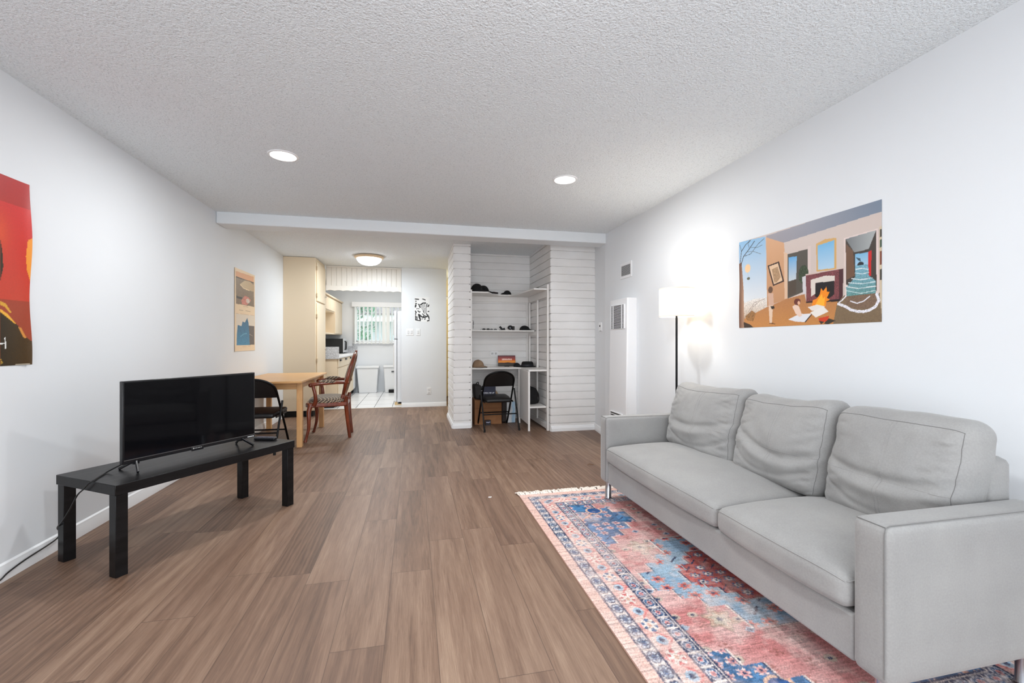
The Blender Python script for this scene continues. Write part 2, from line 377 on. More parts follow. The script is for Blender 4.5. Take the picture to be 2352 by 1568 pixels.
ART_PAIR = [
  ('poly', [(0.0556, 0.9601), (0.9405, 0.9754), (0.9638, 0.5791), (0.0743, 0.5699)], (126, 104, 84), (148, 130, 108), 'v', 0.18),
  ('poly', [(0.0556, 0.9601), (0.9405, 0.9754), (0.9405, 0.9024), (0.0556, 0.896)], (226, 164, 118)),
  ('poly', [(0.0556, 0.896), (0.9405, 0.9024), (0.9505, 0.8911), (0.0609, 0.8856)], (66, 54, 46)),
  ('poly', [(0.2588, 0.82), (0.4847, 0.8862), (0.7459, 0.8965), (0.9638, 0.8598), (0.9638, 0.7784), (0.7301, 0.7763), (0.4847, 0.7816)], (206, 182, 144), (190, 160, 124), 'u'),
  ('line', [(0.2672, 0.8148), (0.4256, 0.7829), (0.6987, 0.7754)], 0.0105, (240, 214, 172)),
  ('poly', [(0.0878, 0.6673), (0.3673, 0.6644), (0.3384, 0.6398), (0.0878, 0.638)], (48, 42, 38)),
  ('poly', [(0.3098, 0.6229), (0.4847, 0.6955), (0.6674, 0.6849), (0.7938, 0.6537), (0.5751, 0.5776), (0.3384, 0.5794)], (206, 128, 112), 0.35),
  ('ell', (0.6364, 0.6358), (0.0937, 0.0282), (214, 196, 182), 0.3),
  ('line', [(0.4109, 0.5546), (0.6519, 0.5599)], 0.0038, (150, 120, 90)),
  ('line', [(0.2112, 0.5014), (0.8584, 0.5091)], 0.003, (120, 90, 64)),
  ('line', [(0.0609, 0.4553), (0.9738, 0.4632)], 0.0036, (200, 164, 124)),
  ('poly', [(0.0743, 0.4508), (0.9738, 0.4615), (0.9738, 0.0747), (0.0932, 0.0701)], (222, 208, 190)),
  ('poly', [(0.6674, 0.3234), (0.9738, 0.3215), (0.9738, 0.0747), (0.7144, 0.0733)], (98, 88, 84), 0.25),
  ('poly', [(0.1476, 0.3176), (0.3241, 0.3072), (0.3731, 0.3652), (0.4847, 0.3572), (0.5995, 0.4191), (0.6674, 0.3549), (0.7049, 0.2218), (0.7238, 0.0733), (0.0986, 0.0701), (0.1095, 0.1992)], (58, 132, 168), (44, 96, 128), 'v', 0.22),
  ('line', [(0.2814, 0.1786), (0.4256, 0.2104), (0.5751, 0.22)], 0.006, (120, 186, 208)),
  ('line', [(0.2672, 0.2609), (0.3098, 0.2165)], 0.006, (28, 70, 104)),
  ('line', [(0.4403, 0.2794), (0.4847, 0.2265)], 0.0061, (28, 70, 104)),
  ('line', [(0.7144, 0.214), (0.8911, 0.1879)], 0.004, (206, 180, 160)),
  ('line', [(0.3673, 0.0521), (0.7618, 0.0556)], 0.0038, (206, 160, 110))]

ART_INK = [
  ('line', [(0.0665, 0.9165), (0.2839, 0.906)], 0.0264, (10, 10, 10)),
  ('line', [(0.5534, 0.9211), (0.6306, 0.9104), (0.7208, 0.8841)], 0.0234, (10, 10, 10)),
  ('line', [(0.0856, 0.8296), (0.1176, 0.8284)], 0.0234, (20, 20, 20)),
  ('line', [(0.0856, 0.744), (0.1431, 0.7368)], 0.0265, (40, 40, 40)),
  ('line', [(0.0984, 0.6818), (0.0729, 0.6037)], 0.0342, (10, 10, 10)),
  ('line', [(0.4121, 0.6892), (0.5791, 0.7613), (0.7337, 0.7631)], 0.0313, (8, 8, 8)),
  ('line', [(0.3095, 0.6997), (0.3351, 0.6376), (0.38, 0.5835)], 0.0265, (10, 10, 10)),
  ('line', [(0.2519, 0.7108), (0.2967, 0.7113)], 0.0172, (30, 30, 30)),
  ('line', [(0.4121, 0.615), (0.7079, 0.7315)], 0.0101, (50, 50, 50)),
  ('line', [(0.4455, 0.5748), (0.7259, 0.6863)], 0.0101, (50, 50, 50)),
  ('line', [(0.4789, 0.5345), (0.744, 0.6412)], 0.0101, (50, 50, 50)),
  ('line', [(0.5123, 0.4943), (0.824, 0.5966)], 0.0102, (50, 50, 50)),
  ('line', [(0.5457, 0.454), (0.824, 0.5512)], 0.0102, (50, 50, 50)),
  ('line', [(0.5791, 0.4137), (0.824, 0.5058)], 0.0102, (50, 50, 50)),
  ('line', [(0.6126, 0.3733), (0.824, 0.4604)], 0.0101, (50, 50, 50)),
  ('line', [(0.6461, 0.333), (0.824, 0.4151)], 0.0102, (50, 50, 50)),
  ('line', [(0.8369, 0.7368), (0.824, 0.6193)], 0.0203, (25, 25, 25)),
  ('line', [(0.9532, 0.6833), (0.917, 0.6242)], 0.0282, (10, 10, 10)),
  ('ell', (0.2941, 0.532), (0.0333, 0.0218), (10, 10, 10)),
  ('line', [(0.1559, 0.5189), (0.2071, 0.5428)], 0.0171, (40, 40, 40)),
  ('line', [(0.2455, 0.4419), (0.2839, 0.4149)], 0.0265, (15, 15, 15)),
  ('line', [(0.3351, 0.392), (0.38, 0.4158)], 0.0234, (15, 15, 15)),
  ('poly', [(0.5663, 0.3979), (0.6049, 0.4764), (0.6435, 0.3751)], (10, 10, 10)),
  ('line', [(0.0792, 0.4326), (0.1176, 0.3706)], 0.0281, (15, 15, 15)),
  ('poly', [(0.8756, 0.4398), (0.9856, 0.4565), (0.9856, 0.4094), (0.8756, 0.4046)], (10, 10, 10)),
  ('poly', [(0.2327, 0.3171), (0.2967, 0.3254), (0.3736, 0.3104), (0.4121, 0.1547), (0.4506, 0.0847), (0.3736, 0.0686), (0.2839, 0.1694)], (14, 14, 14)),
  ('line', [(0.3608, 0.2791), (0.4506, 0.2252), (0.5791, 0.1832), (0.7079, 0.188), (0.9144, 0.2522)], 0.0312, (8, 8, 8)),
  ('poly', [(0.7724, 0.3606), (0.824, 0.3767), (0.8369, 0.322), (0.9403, 0.2994), (0.8756, 0.2597), (0.7982, 0.2826)], (14, 14, 14)),
  ('line', [(0.5405, 0.3274), (0.6306, 0.2734), (0.7595, 0.2353)], 0.0203, (14, 14, 14)),
  ('line', [(0.9144, 0.2522), (0.9985, 0.1196)], 0.0313, (12, 12, 12)),
  ('line', [(0.0856, 0.2458), (0.092, 0.0824), (0.2327, 0.0638), (0.3993, 0.0532)], 0.0249, (25, 25, 25)),
  ('line', [(0.8756, 0.0483), (1.0114, 0.0727)], 0.0281, (8, 8, 8)),
  ('line', [(0.1687, 0.2075), (0.1815, 0.1141)], 0.0265, (50, 50, 50)),
  ('ell', (0.5123, 0.1242), (0.0282, 0.0265), (30, 30, 30)),
  ('line', [(0.6821, 0.1097), (0.7208, 0.1334)], 0.0235, (60, 60, 60)),
  ('line', [(0.0792, 0.3391), (0.0856, 0.2925)], 0.0233, (40, 40, 40)),
  ('line', [(0.6049, 0.2342), (0.6821, 0.1957)], 0.0266, (20, 20, 20))]
# ------------------------------------------------------------ shared materials
def wall_paint(name, c, b=.06):
    t = NT(name); co = t.coord()
    f = t.noise(co, 1.3, 2)
    t.set(Base_Color=t.ramp(f, [(.3, tuple(x-3 for x in c)), (.7, c)]), Roughness=.55)
    t.b.inputs['Specular IOR Level'].default_value = .25
    t.bump(t.noise(co, 90, 3, .6), b, .002)
    return t.m
M_WALL = wall_paint('white_wall_paint', (230, 233, 236))
M_TRIM = simple('white_gloss_trim', (240, 241, 242), .35)
M_BEAM = wall_paint('white_beam_paint', (230, 234, 237), .12)
def ceiling_mat():
    t = NT('popcorn_ceiling'); co = t.coord()
    a = t.noise(co, 95, 3, .65); b = t.noise(co, 42, 3, .6)
    h = t.math('ADD', t.math('MULTIPLY', t.math('POWER', a, 2.0), 1.0), t.math('MULTIPLY', b, .5))
    big = t.noise(co, 1.1, 2)
    spk = t.ramp(a, [(.28, (206, 212, 216)), (.46, (244, 249, 252))])
    t.set(Base_Color=t.mix(t.math('MULTIPLY', big, .25), spk, (*lin((238, 244, 248)), 1)), Roughness=.9)
    t.b.inputs['Specular IOR Level'].default_value = .1
    t.bump(h, .9, .012)
    return t.m
M_CEIL = ceiling_mat()
def plank_mat():
    W, L = .195, 1.22
    t = NT('brown_vinyl_plank'); co = t.coord()
    sx = t.n('ShaderNodeSeparateXYZ'); t.l(co, sx.inputs[0]); x, y = sx.outputs[0], sx.outputs[1]
    xs = t.math('DIVIDE', t.math('ADD', x, .302), W)
    row = t.math('FLOOR', xs)
    wn = t.n('ShaderNodeTexWhiteNoise', noise_dimensions='1D'); t.l(row, wn.inputs['W'])
    ys = t.math('ADD', t.math('DIVIDE', y, L), wn.outputs['Value'])
    col = t.math('FLOOR', ys)
    cv = t.n('ShaderNodeCombineXYZ'); t.l(row, cv.inputs[0]); t.l(col, cv.inputs[1])
    w2 = t.n('ShaderNodeTexWhiteNoise', noise_dimensions='2D'); t.l(cv.outputs[0], w2.inputs['Vector'])
    pid = w2.outputs['Value']
    # grain: stretched noise shifted per plank
    off = t.n('ShaderNodeCombineXYZ'); t.l(t.math('MULTIPLY', pid, 37.0), off.inputs[2])
    t.l(t.math('MULTIPLY', pid, 11.0), off.inputs[1])
    add = t.n('ShaderNodeVectorMath', operation='ADD'); t.l(co, add.inputs[0]); t.l(off.outputs[0], add.inputs[1])
    fine = t.noise(t.mapping(add.outputs[0], (150, 5.5, 1)), 1.0, 5, .7, .9)
    broad = t.noise(t.mapping(add.outputs[0], (9, .8, 1)), 1.0, 5, .6, 1.6)
    wv = t.n('ShaderNodeTexWave', wave_type='RINGS', rings_direction='Y'); t.l(t.mapping(add.outputs[0], (9, .75, 1)), wv.inputs[0])
    wv.inputs['Scale'].default_value = 1.6; wv.inputs['Distortion'].default_value = 7; wv.inputs['Detail'].default_value = 3
    wv.inputs['Detail Scale'].default_value = 1.2
    f = t.math('ADD', t.math('MULTIPLY', fine, .50), t.math('MULTIPLY', broad, .46))
    f = t.math('ADD', f, t.math('MULTIPLY', wv.outputs['Fac'], .10))
    f = t.math('ADD', f, t.math('MULTIPLY', t.math('SUBTRACT', pid, .5), .20))
    c = t.ramp(f, [(.30, (80, 60, 47)), (.50, (121, 94, 76)), (.66, (144, 117, 97)), (.82, (166, 140, 118))])
    hue = t.n('ShaderNodeTexWhiteNoise', noise_dimensions='2D'); t.l(t.mapping(cv.outputs[0], (1, 1, 1), (5.3, 2.1, 0)), hue.inputs['Vector'])
    c = t.mix(t.math('MULTIPLY', hue.outputs['Value'], .30), c, (*lin((116, 90, 76)), 1))
    # seams
    fx = t.math('FRACT', xs); ex = t.math('MINIMUM', fx, t.math('SUBTRACT', 1.0, fx))
    fy = t.math('FRACT', ys); ey = t.math('MINIMUM', fy, t.math('SUBTRACT', 1.0, fy))
    sxm = t.math('LESS_THAN', ex, .0075); sym = t.math('LESS_THAN', ey, .0013)
    seam = t.math('MAXIMUM', sxm, sym)
    c = t.mix(t.math('MULTIPLY', seam, .5), c, (*lin((52, 36, 28)), 1))
    t.set(Base_Color=c, Roughness=t.math('ADD', .40, t.math('MULTIPLY', fine, .18)))
    t.b.inputs['Specular IOR Level'].default_value = .42
    t.bump(t.math('SUBTRACT', t.math('MULTIPLY', fine, .5), seam), .18, .002)
    return t.m
M_FLOOR = plank_mat()
def tile_mat():
    t = NT('white_floor_tile'); co = t.coord()
    b = t.n('ShaderNodeTexBrick', offset=0.0, squash=1.0); t.l(t.mapping(co, (1, 1, 1), (.06, .1, 0)), b.inputs['Vector'])
    b.inputs['Scale'].default_value = 1; b.inputs['Brick Width'].default_value = .305; b.inputs['Row Height'].default_value = .61
    b.inputs['Mortar Size'].default_value = .006; b.inputs['Mortar Smooth'].default_value = .1
    b.inputs['Color1'].default_value = (*lin((240, 241, 242)), 1); b.inputs['Color2'].default_value = (*lin((232, 234, 236)), 1)
    b.inputs['Mortar'].default_value = (*lin((92, 88, 84)), 1)
    t.set(Base_Color=b.outputs[0], Roughness=.25)
    return t.m
M_TILE = tile_mat()
def brick_paint():
    t = NT('white_painted_brick'); co = t.coord()
    t.set(Base_Color=t.ramp(t.noise(co, 2.2, 3), [(.3, (228, 226, 224)), (.7, (240, 239, 238))]), Roughness=.6)
    t.b.inputs['Specular IOR Level'].default_value = .25
    t.bump(t.noise(co, 60, 4, .65), .25, .003)
    return t.m
M_BRICK = brick_paint()
M_CREAM = simple('cream_cabinet_paint', (226, 208, 180), .42, bump=(40, .03))
M_CREAM_WALL = wall_paint('warm_corridor_paint', (238, 226, 190))
M_BLACKMETAL = simple('black_satin_metal', (16, 16, 18), .35, .6)
M_DARKGAP = simple('dark_void', (12, 11, 11), .8)
M_PLASTIC_W = simple('white_plastic', (236, 237, 238), .4)
M_CHROME = simple('brushed_chrome', (190, 192, 198), .18, 1.0)

HC = 2.44            # ceiling height
XL, XR = -1.92, 2.25
YB = 7.97            # far wall of the dining end
YK = 10.65           # kitchen back wall
YR = -1.5            # wall behind the camera

# ------------------------------------------------------------ setting
m = MB(); m.box(XL-.1, 2.45, YR-.1, 8.06, -.08, 0); m.box(.58, 2.45, 8.06, 9.45, -.08, 0)
struct(m.build('floor', M_FLOOR, smooth=False))
m = MB(); m.box(XL-.1, .58, 8.0, YK+.1, -.08, .006)
struct(m.build('floor_kitchen', M_TILE, smooth=False))
m = MB(); m.box(XL-.1, -.208, 7.955, 8.0, 0, .010)
struct(m.build('trim_threshold', simple('pale_threshold', (214, 206, 196), .4), bevel=.003))
m = MB(); m.box(XL-.2, 2.6, YR-.1, YK+.2, HC, HC+.1)
struct(m.build('ceiling', M_CEIL, smooth=False))
m = MB(); m.box(XL-.1, XL, YR-.1, YK+.2, 0, HC)
struct(m.build('wall_left', M_WALL, smooth=False))
m = MB(); m.prism([(2.25, YR-.1), (2.45, YR-.1), (2.45, 5.6), (2.325, 5.6), (2.315, 5.40), (2.25, 4.95)], 0, HC)
struct(m.build('wall_right', M_WALL, smooth=False))
# unseen rear wall; the wide doorway is added to let daylight in
m = MB(); m.box(XL-.1, -1.35, YR-.1, YR, 0, HC); m.box(1.65, 2.45, YR-.1, YR, 0, HC); m.box(-1.35, 1.65, YR-.1, YR, 2.1, HC)
struct(m.build('wall_rear', M_WALL, smooth=False))
m = MB()
for x in (-1.35, 1.60): m.box(x, x+.05, YR-.09, YR+.02, 0, 2.1)
m.box(-1.35, 1.65, YR-.09, YR+.02, 2.05, 2.1)
struct(m.build('door_2', M_TRIM, bevel=.004))
# ceiling beam between living and dining ends
m = MB(); m.box(XL, 2.30, 4.93, 5.17, 2.325, HC+.01)
struct(m.build('trim_beam', M_BEAM, bevel=.012, seg=3))
# far wall right of the kitchen opening, returning along the corridor
m = MB(); m.prism([(-.208, YB), (.573, YB), (.573, 9.35), (.485, 9.35), (.485, 8.07), (-.208, 8.07)], 0, HC)
struct(m.build('wall_back', M_WALL, smooth=False))
m = MB(); m.box(.35, .45, 8.07, YK+.1, 0, HC)
struct(m.build('wall_kitchen_right', M_WALL, smooth=False))
WX0, WX1, WZ0, WZ1 = -1.31, -.05, 1.14, 2.02
m = MB(); m.box(XL-.1, WX0, YK, YK+.12, 0, HC); m.box(WX1, .45, YK, YK+.12, 0, HC)
m.box(WX0, WX1, YK, YK+.12, 0, WZ0); m.box(WX0, WX1, YK, YK+.12, WZ1, HC)
struct(m.build('wall_kitchen_back', M_WALL, smooth=False))
m = MB(); m.box(.35, 2.45, 9.35, 9.45, 0, HC); m.box(1.75, 1.85, 6.7, 9.4, 0, HC)
struct(m.build('wall_corridor', M_CREAM_WALL, smooth=False))
# corridor door: leaf, stile trim and knob
m = MB(); m.box(.66, 1.42, 9.31, 9.345, .01, 2.03)
d = struct(m.build('door_1', simple('pale_yellow_door', (240, 224, 176), .4), bevel=.004))
m = MB(); m.lathe([(.0, 0), (.022, .004), (.026, .02), (.012, .035), (.012, .05)], (.72, 9.26, 1.0), 16, 'y')
m.build('door_knob', simple('brass', (190, 150, 80), .3, 1.0), d)
m = MB(); m.box(.60, .66, 9.30, 9.35, 0, 2.09); m.box(1.42, 1.48, 9.30, 9.35, 0, 2.09); m.box(.66, 1.42, 9.30, 9.35, 2.03, 2.09)
struct(m.build('trim_corridor_door', M_TRIM, bevel=.004))

def skirting(name, runs, h=.085, t=.014):
    """runs: (p, q) with the room on the right-hand side of p -> q"""
    m = MB()
    prof = [(0, 0), (t, 0), (t, h*.55), (t*.65, h*.72), (t*.55, h*.9), (0, h)]
    for p, q in runs:
        d = (Vector(q)-Vector(p)).normalized(); n = Vector((d.y, -d.x))
        vs = []
        for e in (p, q):
            vs += [(e[0]+n.x*a, e[1]+n.y*a, b) for a, b in prof]
        k = len(prof)
        m.add(vs, [(i, (i+1) % k, k+(i+1) % k, k+i) for i in range(k)]+[tuple(range(k-1, -1, -1)), tuple(range(k, 2*k))])
    return struct(m.build(name, M_TRIM, ang=30))
skirting('baseboard_left', [((XL, YR), (XL, 7.25))])
skirting('baseboard_right', [((2.315, 5.40), (2.25, 4.95)), ((2.25, 4.95), (2.25, YR))])
skirting('baseboard_back', [((-.208, YB), (.573, YB))], .075)
skirting('baseboard_pillar', [((.514, 6.8), (.514, 5.869)), ((.506, 5.869), (.745, 5.869))], .07, .022)
skirting('baseboard_block', [((1.715, 5.404), (2.30, 5.404))], .07, .02)

# painted slump-block walls of the alcove: real recessed bed joints
def block_wall(name, path, core=None, ch=.1005, z1=HC, lip=.015):
    P = [Vector(p) for p in path]
    nr = []
    segn = []
    for a, b in zip(P[:-1], P[1:]):
        d = (b-a).normalized(); segn.append(Vector((d.y, -d.x)))
    for i in range(len(P)):
        a = segn[max(i-1, 0)]; b = segn[min(i, len(segn)-1)]
        nr.append((a+b)/(1+a.dot(b)))
    cols = []          # (pos, normal, run length)
    s = 0.
    for i in range(len(P)-1):
        L = (P[i+1]-P[i]).length; k = max(2, int(L/.03))
        for j in range(k+1):
            if j == 0 and i > 0: continue
            t = j/k
            n = nr[i] if j == 0 else nr[i+1] if j == k else segn[i]
            cols.append((P[i].lerp(P[i+1], t), n, s+L*t))
        s += L
    rows = []
    k = int(z1/ch)+1
    for c in range(k+1):
        z = c*ch
        if c: rows += [(z-.0060, 1, c), (z-.0038, 0, c), (z+.0038, 0, c), (z+.0060, 1, c)]
        else: rows += [(0, 1, c)]
        rows += [(z+ch*.5, 1.08, c+.5)]
    vs = []
    for z, o, c in rows:
        for p, n, s in cols:
            w = .0045*noise.noise(Vector((s*3.1, c*7.3, len(name)))) + .002*noise.noise(Vector((s*14, c*3.3, 4)))
            zz = min(z+(w if 0 < z < z1-.03 else 0), z1)
            dd = o*lip + .0025*noise.noise(Vector((s*5, z*5, 2)))
            q = p+n*dd
            vs.append((q.x, q.y, zz))
    nc = len(cols)
    fs = [(j*nc+i, j*nc+i+1, (j+1)*nc+i+1, (j+1)*nc+i) for j in range(len(rows)-1) for i in range(nc-1) if rows[j][0] < z1]
    m = MB(); m.add(vs, fs)
    if core: m.box(*core)
    return struct(m.build(name, M_BRICK, ang=24, merge=False))
block_wall('wall_brick_left', [(.742, 6.815), (.530, 6.815), (.530, 5.885), (.727, 5.885), (.727, 6.46)], (.545, .712, 5.90, 6.8, 0, HC))
block_wall('wall_brick_back', [(.722, 6.46), (1.72, 6.46)], (.60, 2.3, 6.49, 6.8, 0, HC))
block_wall('wall_brick_right', [(1.722, 6.47), (1.722, 5.42), (2.335, 5.42)], (1.74, 2.40, 5.44, 6.6, 0, HC))

# kitchen window: frame, mullion, glass
m = MB()
fw = .045
m.box(WX0, WX1, YK+.03, YK+.09, WZ0, WZ0+fw); m.box(WX0, WX1, YK+.03, YK+.09, WZ1-fw, WZ1)
m.box(WX0, WX0+fw, YK+.03, YK+.09, WZ0, WZ1); m.box(WX1-fw, WX1, YK+.03, YK+.09, WZ0, WZ1)
xm = (WX0+WX1)/2; m.box(xm-.03, xm+.03, YK+.03, YK+.09, WZ0, WZ1)
w1 = struct(m.build('window_1', M_TRIM, bevel=.003))
t = NT('window_glass'); t.set(Base_Color=(1, 1, 1, 1), Roughness=0.0, Alpha=.06)
t.b.inputs['Specular IOR Level'].default_value = .5
m = MB(); m.box(WX0+fw, WX1-fw, YK+.055, YK+.06, WZ0+fw, WZ1-fw)
m.build('pane', t.m, w1, smooth=False)
m = MB(); m.box(WX0-.03, WX1+.03, YK-.05, YK+.03, WZ0-.03, WZ0)
struct(m.build('trim_sill', M_TRIM, bevel=.006))

# vertical blind in front of it
bl = thing('vertical_blind', 'white vertical slat blind hanging half open over the kitchen window', 'blind', (WX0, YK-.06, WZ1))
m = MB(); m.box(-.06, WX1-WX0+.06, -.035, .035, -.075, .04)
m.build('headrail', M_TRIM, bl, bevel=.006)
m = MB()
n = 15; wdt = WX1-WX0
for i in range(n):
    x = .02+i*wdt/(n-1)*.99; a = R(70 if i not in (7, 8) else 25)
    dx, dy = .043*math.cos(a), .043*math.sin(a)
    for e in (0,):
        m.grid(lambda u, v: (x+dx*(2*u-1)+.004*math.sin(PI*u)*dy/.043, dy*(2*u-1)-.004*math.sin(PI*u), -.07-(WZ1-WZ0-.03)*v), 4, 1)
m.build('slat', simple('blind_vinyl', (240, 240, 236), .5), bl)
m = MB(); m.tube([(-.03, -.03, -.05), (-.03, -.035, -.9)], .003, 6); m.ell((-.03, -.035, -.93), (.012, .012, .03), 10, 8)
m.build('pull_cord', simple('grey_cord', (150, 150, 150), .6), bl)
# ------------------------------------------------------------ seen through the kitchen window
g = MB(); g.box(-12, 12, YK+.2, 30, -.9, -.8)
o = g.build('ground_outside', simple('dry_lawn', (128, 136, 104), .9, var=.15), smooth=False); struct(o)
hs = thing('neighbor_house', 'pale stucco house with grey roof seen through the kitchen window', 'house', (-.9, 17.0, -.8))
m = MB(); m.box(-5, 6, 0, 3, 0, 2.75); m.build('wall', simple('pale_stucco', (206, 214, 214), .85), hs, smooth=False)
m = MB(); m.box(-5.5, 6.5, -.6, .1, 2.68, 2.92); m.build('fascia', simple('white_fascia', (244, 244, 244), .6), hs, smooth=False)
m = MB(); m.prism([(-5.6, -.7), (6.6, -.7), (6.6, 3.4), (-5.6, 3.4)], 2.92, 2.97)
m.add([(-5.6, -.7, 2.97), (6.6, -.7, 2.97), (6.6, 2.0, 3.75), (-5.6, 2.0, 3.75)], [(0, 1, 2, 3)])
m.build('roof', simple('grey_shingle', (132, 126, 124), .9, var=(.2, 8)), hs, smooth=False)
for x in (.35, 1.55, 2.9):
    m = MB(); m.box(x, x+.85, -.03, .02, .75, 1.75)
    w = m.build('window', simple('dim_glass', (62, 84, 84), .15), hs, smooth=False)
tr = thing('leafy_tree', 'green leafy tree behind the left half of the kitchen window', 'tree', (-2.05, 14.2, -.8))
m = MB(); m.tube([(0, 0, 0), (.05, .02, 1.0), (-.02, 0, 2.1), (.1, .05, 3.2)], [.09, .075, .06, .03], 10)
m.build('trunk', simple('tree_bark', (96, 80, 64), .9), tr)
m = MB(); rr = random.Random(5)
for k in range(2600):
    a = rr.uniform(0, 2*PI); ph = math.acos(rr.uniform(-1, 1)); r = rr.uniform(.35, 1)**.5
    c = Vector((.95*r*math.sin(ph)*math.cos(a), .8*r*math.sin(ph)*math.sin(a), 2.75+1.3*r*math.cos(ph)))
    if noise.noise(c*2.2) < -.12: continue
    d = Vector((rr.uniform(-1, 1), rr.uniform(-1, 1), rr.uniform(-1, 1))).normalized()
    e = d.orthogonal().normalized(); l = rr.uniform(.04, .085)
    m.add([c-d*l, c+e*l*.4, c+d*l, c-e*l*.4], [(0, 1, 2, 3)])
m.build('foliage', simple('green_leaf', (84, 128, 96), .6, var=(.3, 3)), tr, smooth=False, merge=False)
sh = thing('garden_shrub', 'low green shrub below the tree outside the kitchen window', 'shrub', (-1.75, 13.4, -.8))
m = MB()
for k in range(1500):
    a = rr.uniform(0, 2*PI); ph = math.acos(rr.uniform(-.2, 1)); r = rr.uniform(.3, 1)**.5
    c = Vector((.75*r*math.sin(ph)*math.cos(a), .5*r*math.sin(ph)*math.sin(a), .9+1.3*r*math.cos(ph)))
    d = Vector((rr.uniform(-1, 1), rr.uniform(-1, 1), rr.uniform(-1, 1))).normalized()
    e = d.orthogonal().normalized(); l = rr.uniform(.04, .08)
    m.add([c-d*l, c+e*l*.4, c+d*l, c-e*l*.4], [(0, 1, 2, 3)])
m.build('foliage', simple('teal_leaf', (92, 138, 120), .6, var=(.3, 3)), sh, smooth=False, merge=False)
# ------------------------------------------------------------ helpers for upholstery
def cube_pts(nx, ny, nz, fn):
    """surface grid of a cube [-1,1]^3 mapped through fn"""
    m = MB()
    def face(f, a, b): m.grid(lambda u, v: fn(f(2*u-1, 2*v-1)), a, b)
    for sgn in (-1, 1):
        face(lambda a, b: (sgn, a, b), ny, nz)
        face(lambda a, b: (a, sgn, b), nx, nz)
        face(lambda a, b: (a, b, sgn), nx, ny)
    return m
def warp(t, k=.55):      # pushes grid lines towards the edges
    return t*(1-k)+k*math.sin(t*PI/2)
def rbox(p, h, r):
    q = [warp(p[i])*h[i] for i in range(3)]
    c = [max(-(h[i]-r), min(h[i]-r, q[i])) for i in range(3)]
    d = Vector(q)-Vector(c)
    return Vector(c)+(d.normalized()*r if d.length > 1e-9 else d)

def fabric_mat():
    t = NT('grey_velour'); co = t.coord()
    a = t.noise(co, 3.0, 4, .6); b = t.noise(co, 160, 3, .6)
    f = t.math('ADD', t.math('MULTIPLY', a, .6), t.math('MULTIPLY', b, .4))
    t.set(Base_Color=t.ramp(f, [(.35, (147, 146, 145)), (.65, (163, 162, 160))]), Roughness=.85)
    t.b.inputs['Specular IOR Level'].default_value = .15
    t.b.inputs['Sheen Weight'].default_value = .25; t.b.inputs['Sheen Roughness'].default_value = .4
    t.bump(b, .12, .001)
    return t.m
M_SOFA = fabric_mat()
M_SEAM = simple('grey_seam_thread', (118, 117, 116), .8)

# ------------------------------------------------------------ sofa
SX, SY0, SY1 = 1.335, 1.006, 3.03
SD = .70
sofa = thing('sofa', 'long light grey upholstered three seat sofa on the patterned rug', 'sofa', (SX, SY0, 0))
L = SY1-SY0; AW = .112
for y0 in (0, L-AW):
    h = (SD/2, AW/2, .235)
    def fn(p, y0=y0):
        q = rbox(p, h, .022); return (q.x+SD/2, q.y+y0+AW/2, q.z+.37)
    a = cube_pts(18, 6, 12, fn).build('armrest', M_SOFA, sofa, ang=80)
    m = MB()
    s = 1 if y0 else -1
    e = AW/2+.0005
    m.tube([(.004, y0+AW/2-s*0, .601), (.004, y0+AW/2, .601)], .001) if False else None
    yo = y0+AW/2-e if y0 == 0 else y0+AW/2-e
    m.tube([(-.0005, yo+.012, .14+.02), (-.0005, yo+.012, .58), (.004, yo+.012, .598), (.02, yo+.012, .6045), (SD-.03, yo+.008, .6045)], .0013, 6)
    m.tube([(.006, yo+.014, .6005), (.006, yo+AW-.012, .6005)], .0012, 6)
    m.build('seam', M_SEAM, a)
m = MB(); m.box(.012, SD-.06, AW+.001, L-AW-.001, .135, .288)
m.build('seat_frame', M_SOFA, sofa, bevel=.012, seg=3)
h = (.055, (L-2*AW)/2-.001, .30)
cube_pts(8, 30, 14, lambda p: tuple(rbox(p, h, .03)+Vector((SD-.055, L/2, .44)))).build('backrest', M_SOFA, sofa, ang=80)
for x, y in ((.045, .05), (.045, L-.05), (SD-.07, .05), (SD-.07, L-.05)):
    m = MB(); m.lathe([(.024, .0), (.026, .004), (.022, .010), (.020, .14)], (x, y, .012), 20)
    m.build('leg', M_CHROME, sofa)
YSPL = 1.745-SY0
for y0, y1, sd in ((AW+.004, YSPL, 1.), (YSPL, L-AW-.004, 5.)):
    hy = (y1-y0)/2; h = (.325, hy-.002, .058)
    def fs(p, sd=sd, y0=y0, hy=hy, h=h):
        q = rbox(p, h, .034)
        a, b = q.x/h[0], q.y/h[1]
        bulge = (1-abs(a)**2.6)*(1-abs(b)**3.2)
        q.z += (.052 if p[2] > -.2 else .004)*bulge*(1 if q.z > 0 else .2)
        if q.z > 0:
            q.z += .004*fbm(q.x*6+sd, q.y*3, sd)*bulge + .0025*math.sin(q.x*55+3*fbm(q.x*3, q.y*4, sd))*max(0, 1-abs(b-.35)*2.2)*bulge
            q.z -= .012*abs(b)**6*max(0, -a)
        q.x -= .022*(1-abs(b)**3)*max(0, -a)**3
        return (q.x+.315, q.y+y0+hy, q.z+.352)
    c = cube_pts(30, 40, 10, fs).build('seat_cushion', M_SOFA, sofa, ang=85)
    m = MB()
    zz = .62
    path = [fs((-.80, t, zz) if False else (-1, t, .72)) for t in np.linspace(-.97, .97, 50)]
    m.tube([(x-.0015, y, z) for x, y, z in path], .0022, 6)
    for e in (-1, 1):
        path = [fs((t, e, .72)) for t in np.linspace(-.97, .9, 24)]
        m.tube([(x, y+e*.0012, z) for x, y, z in path], .002, 6)
    m.build('piping', M_SOFA, c)
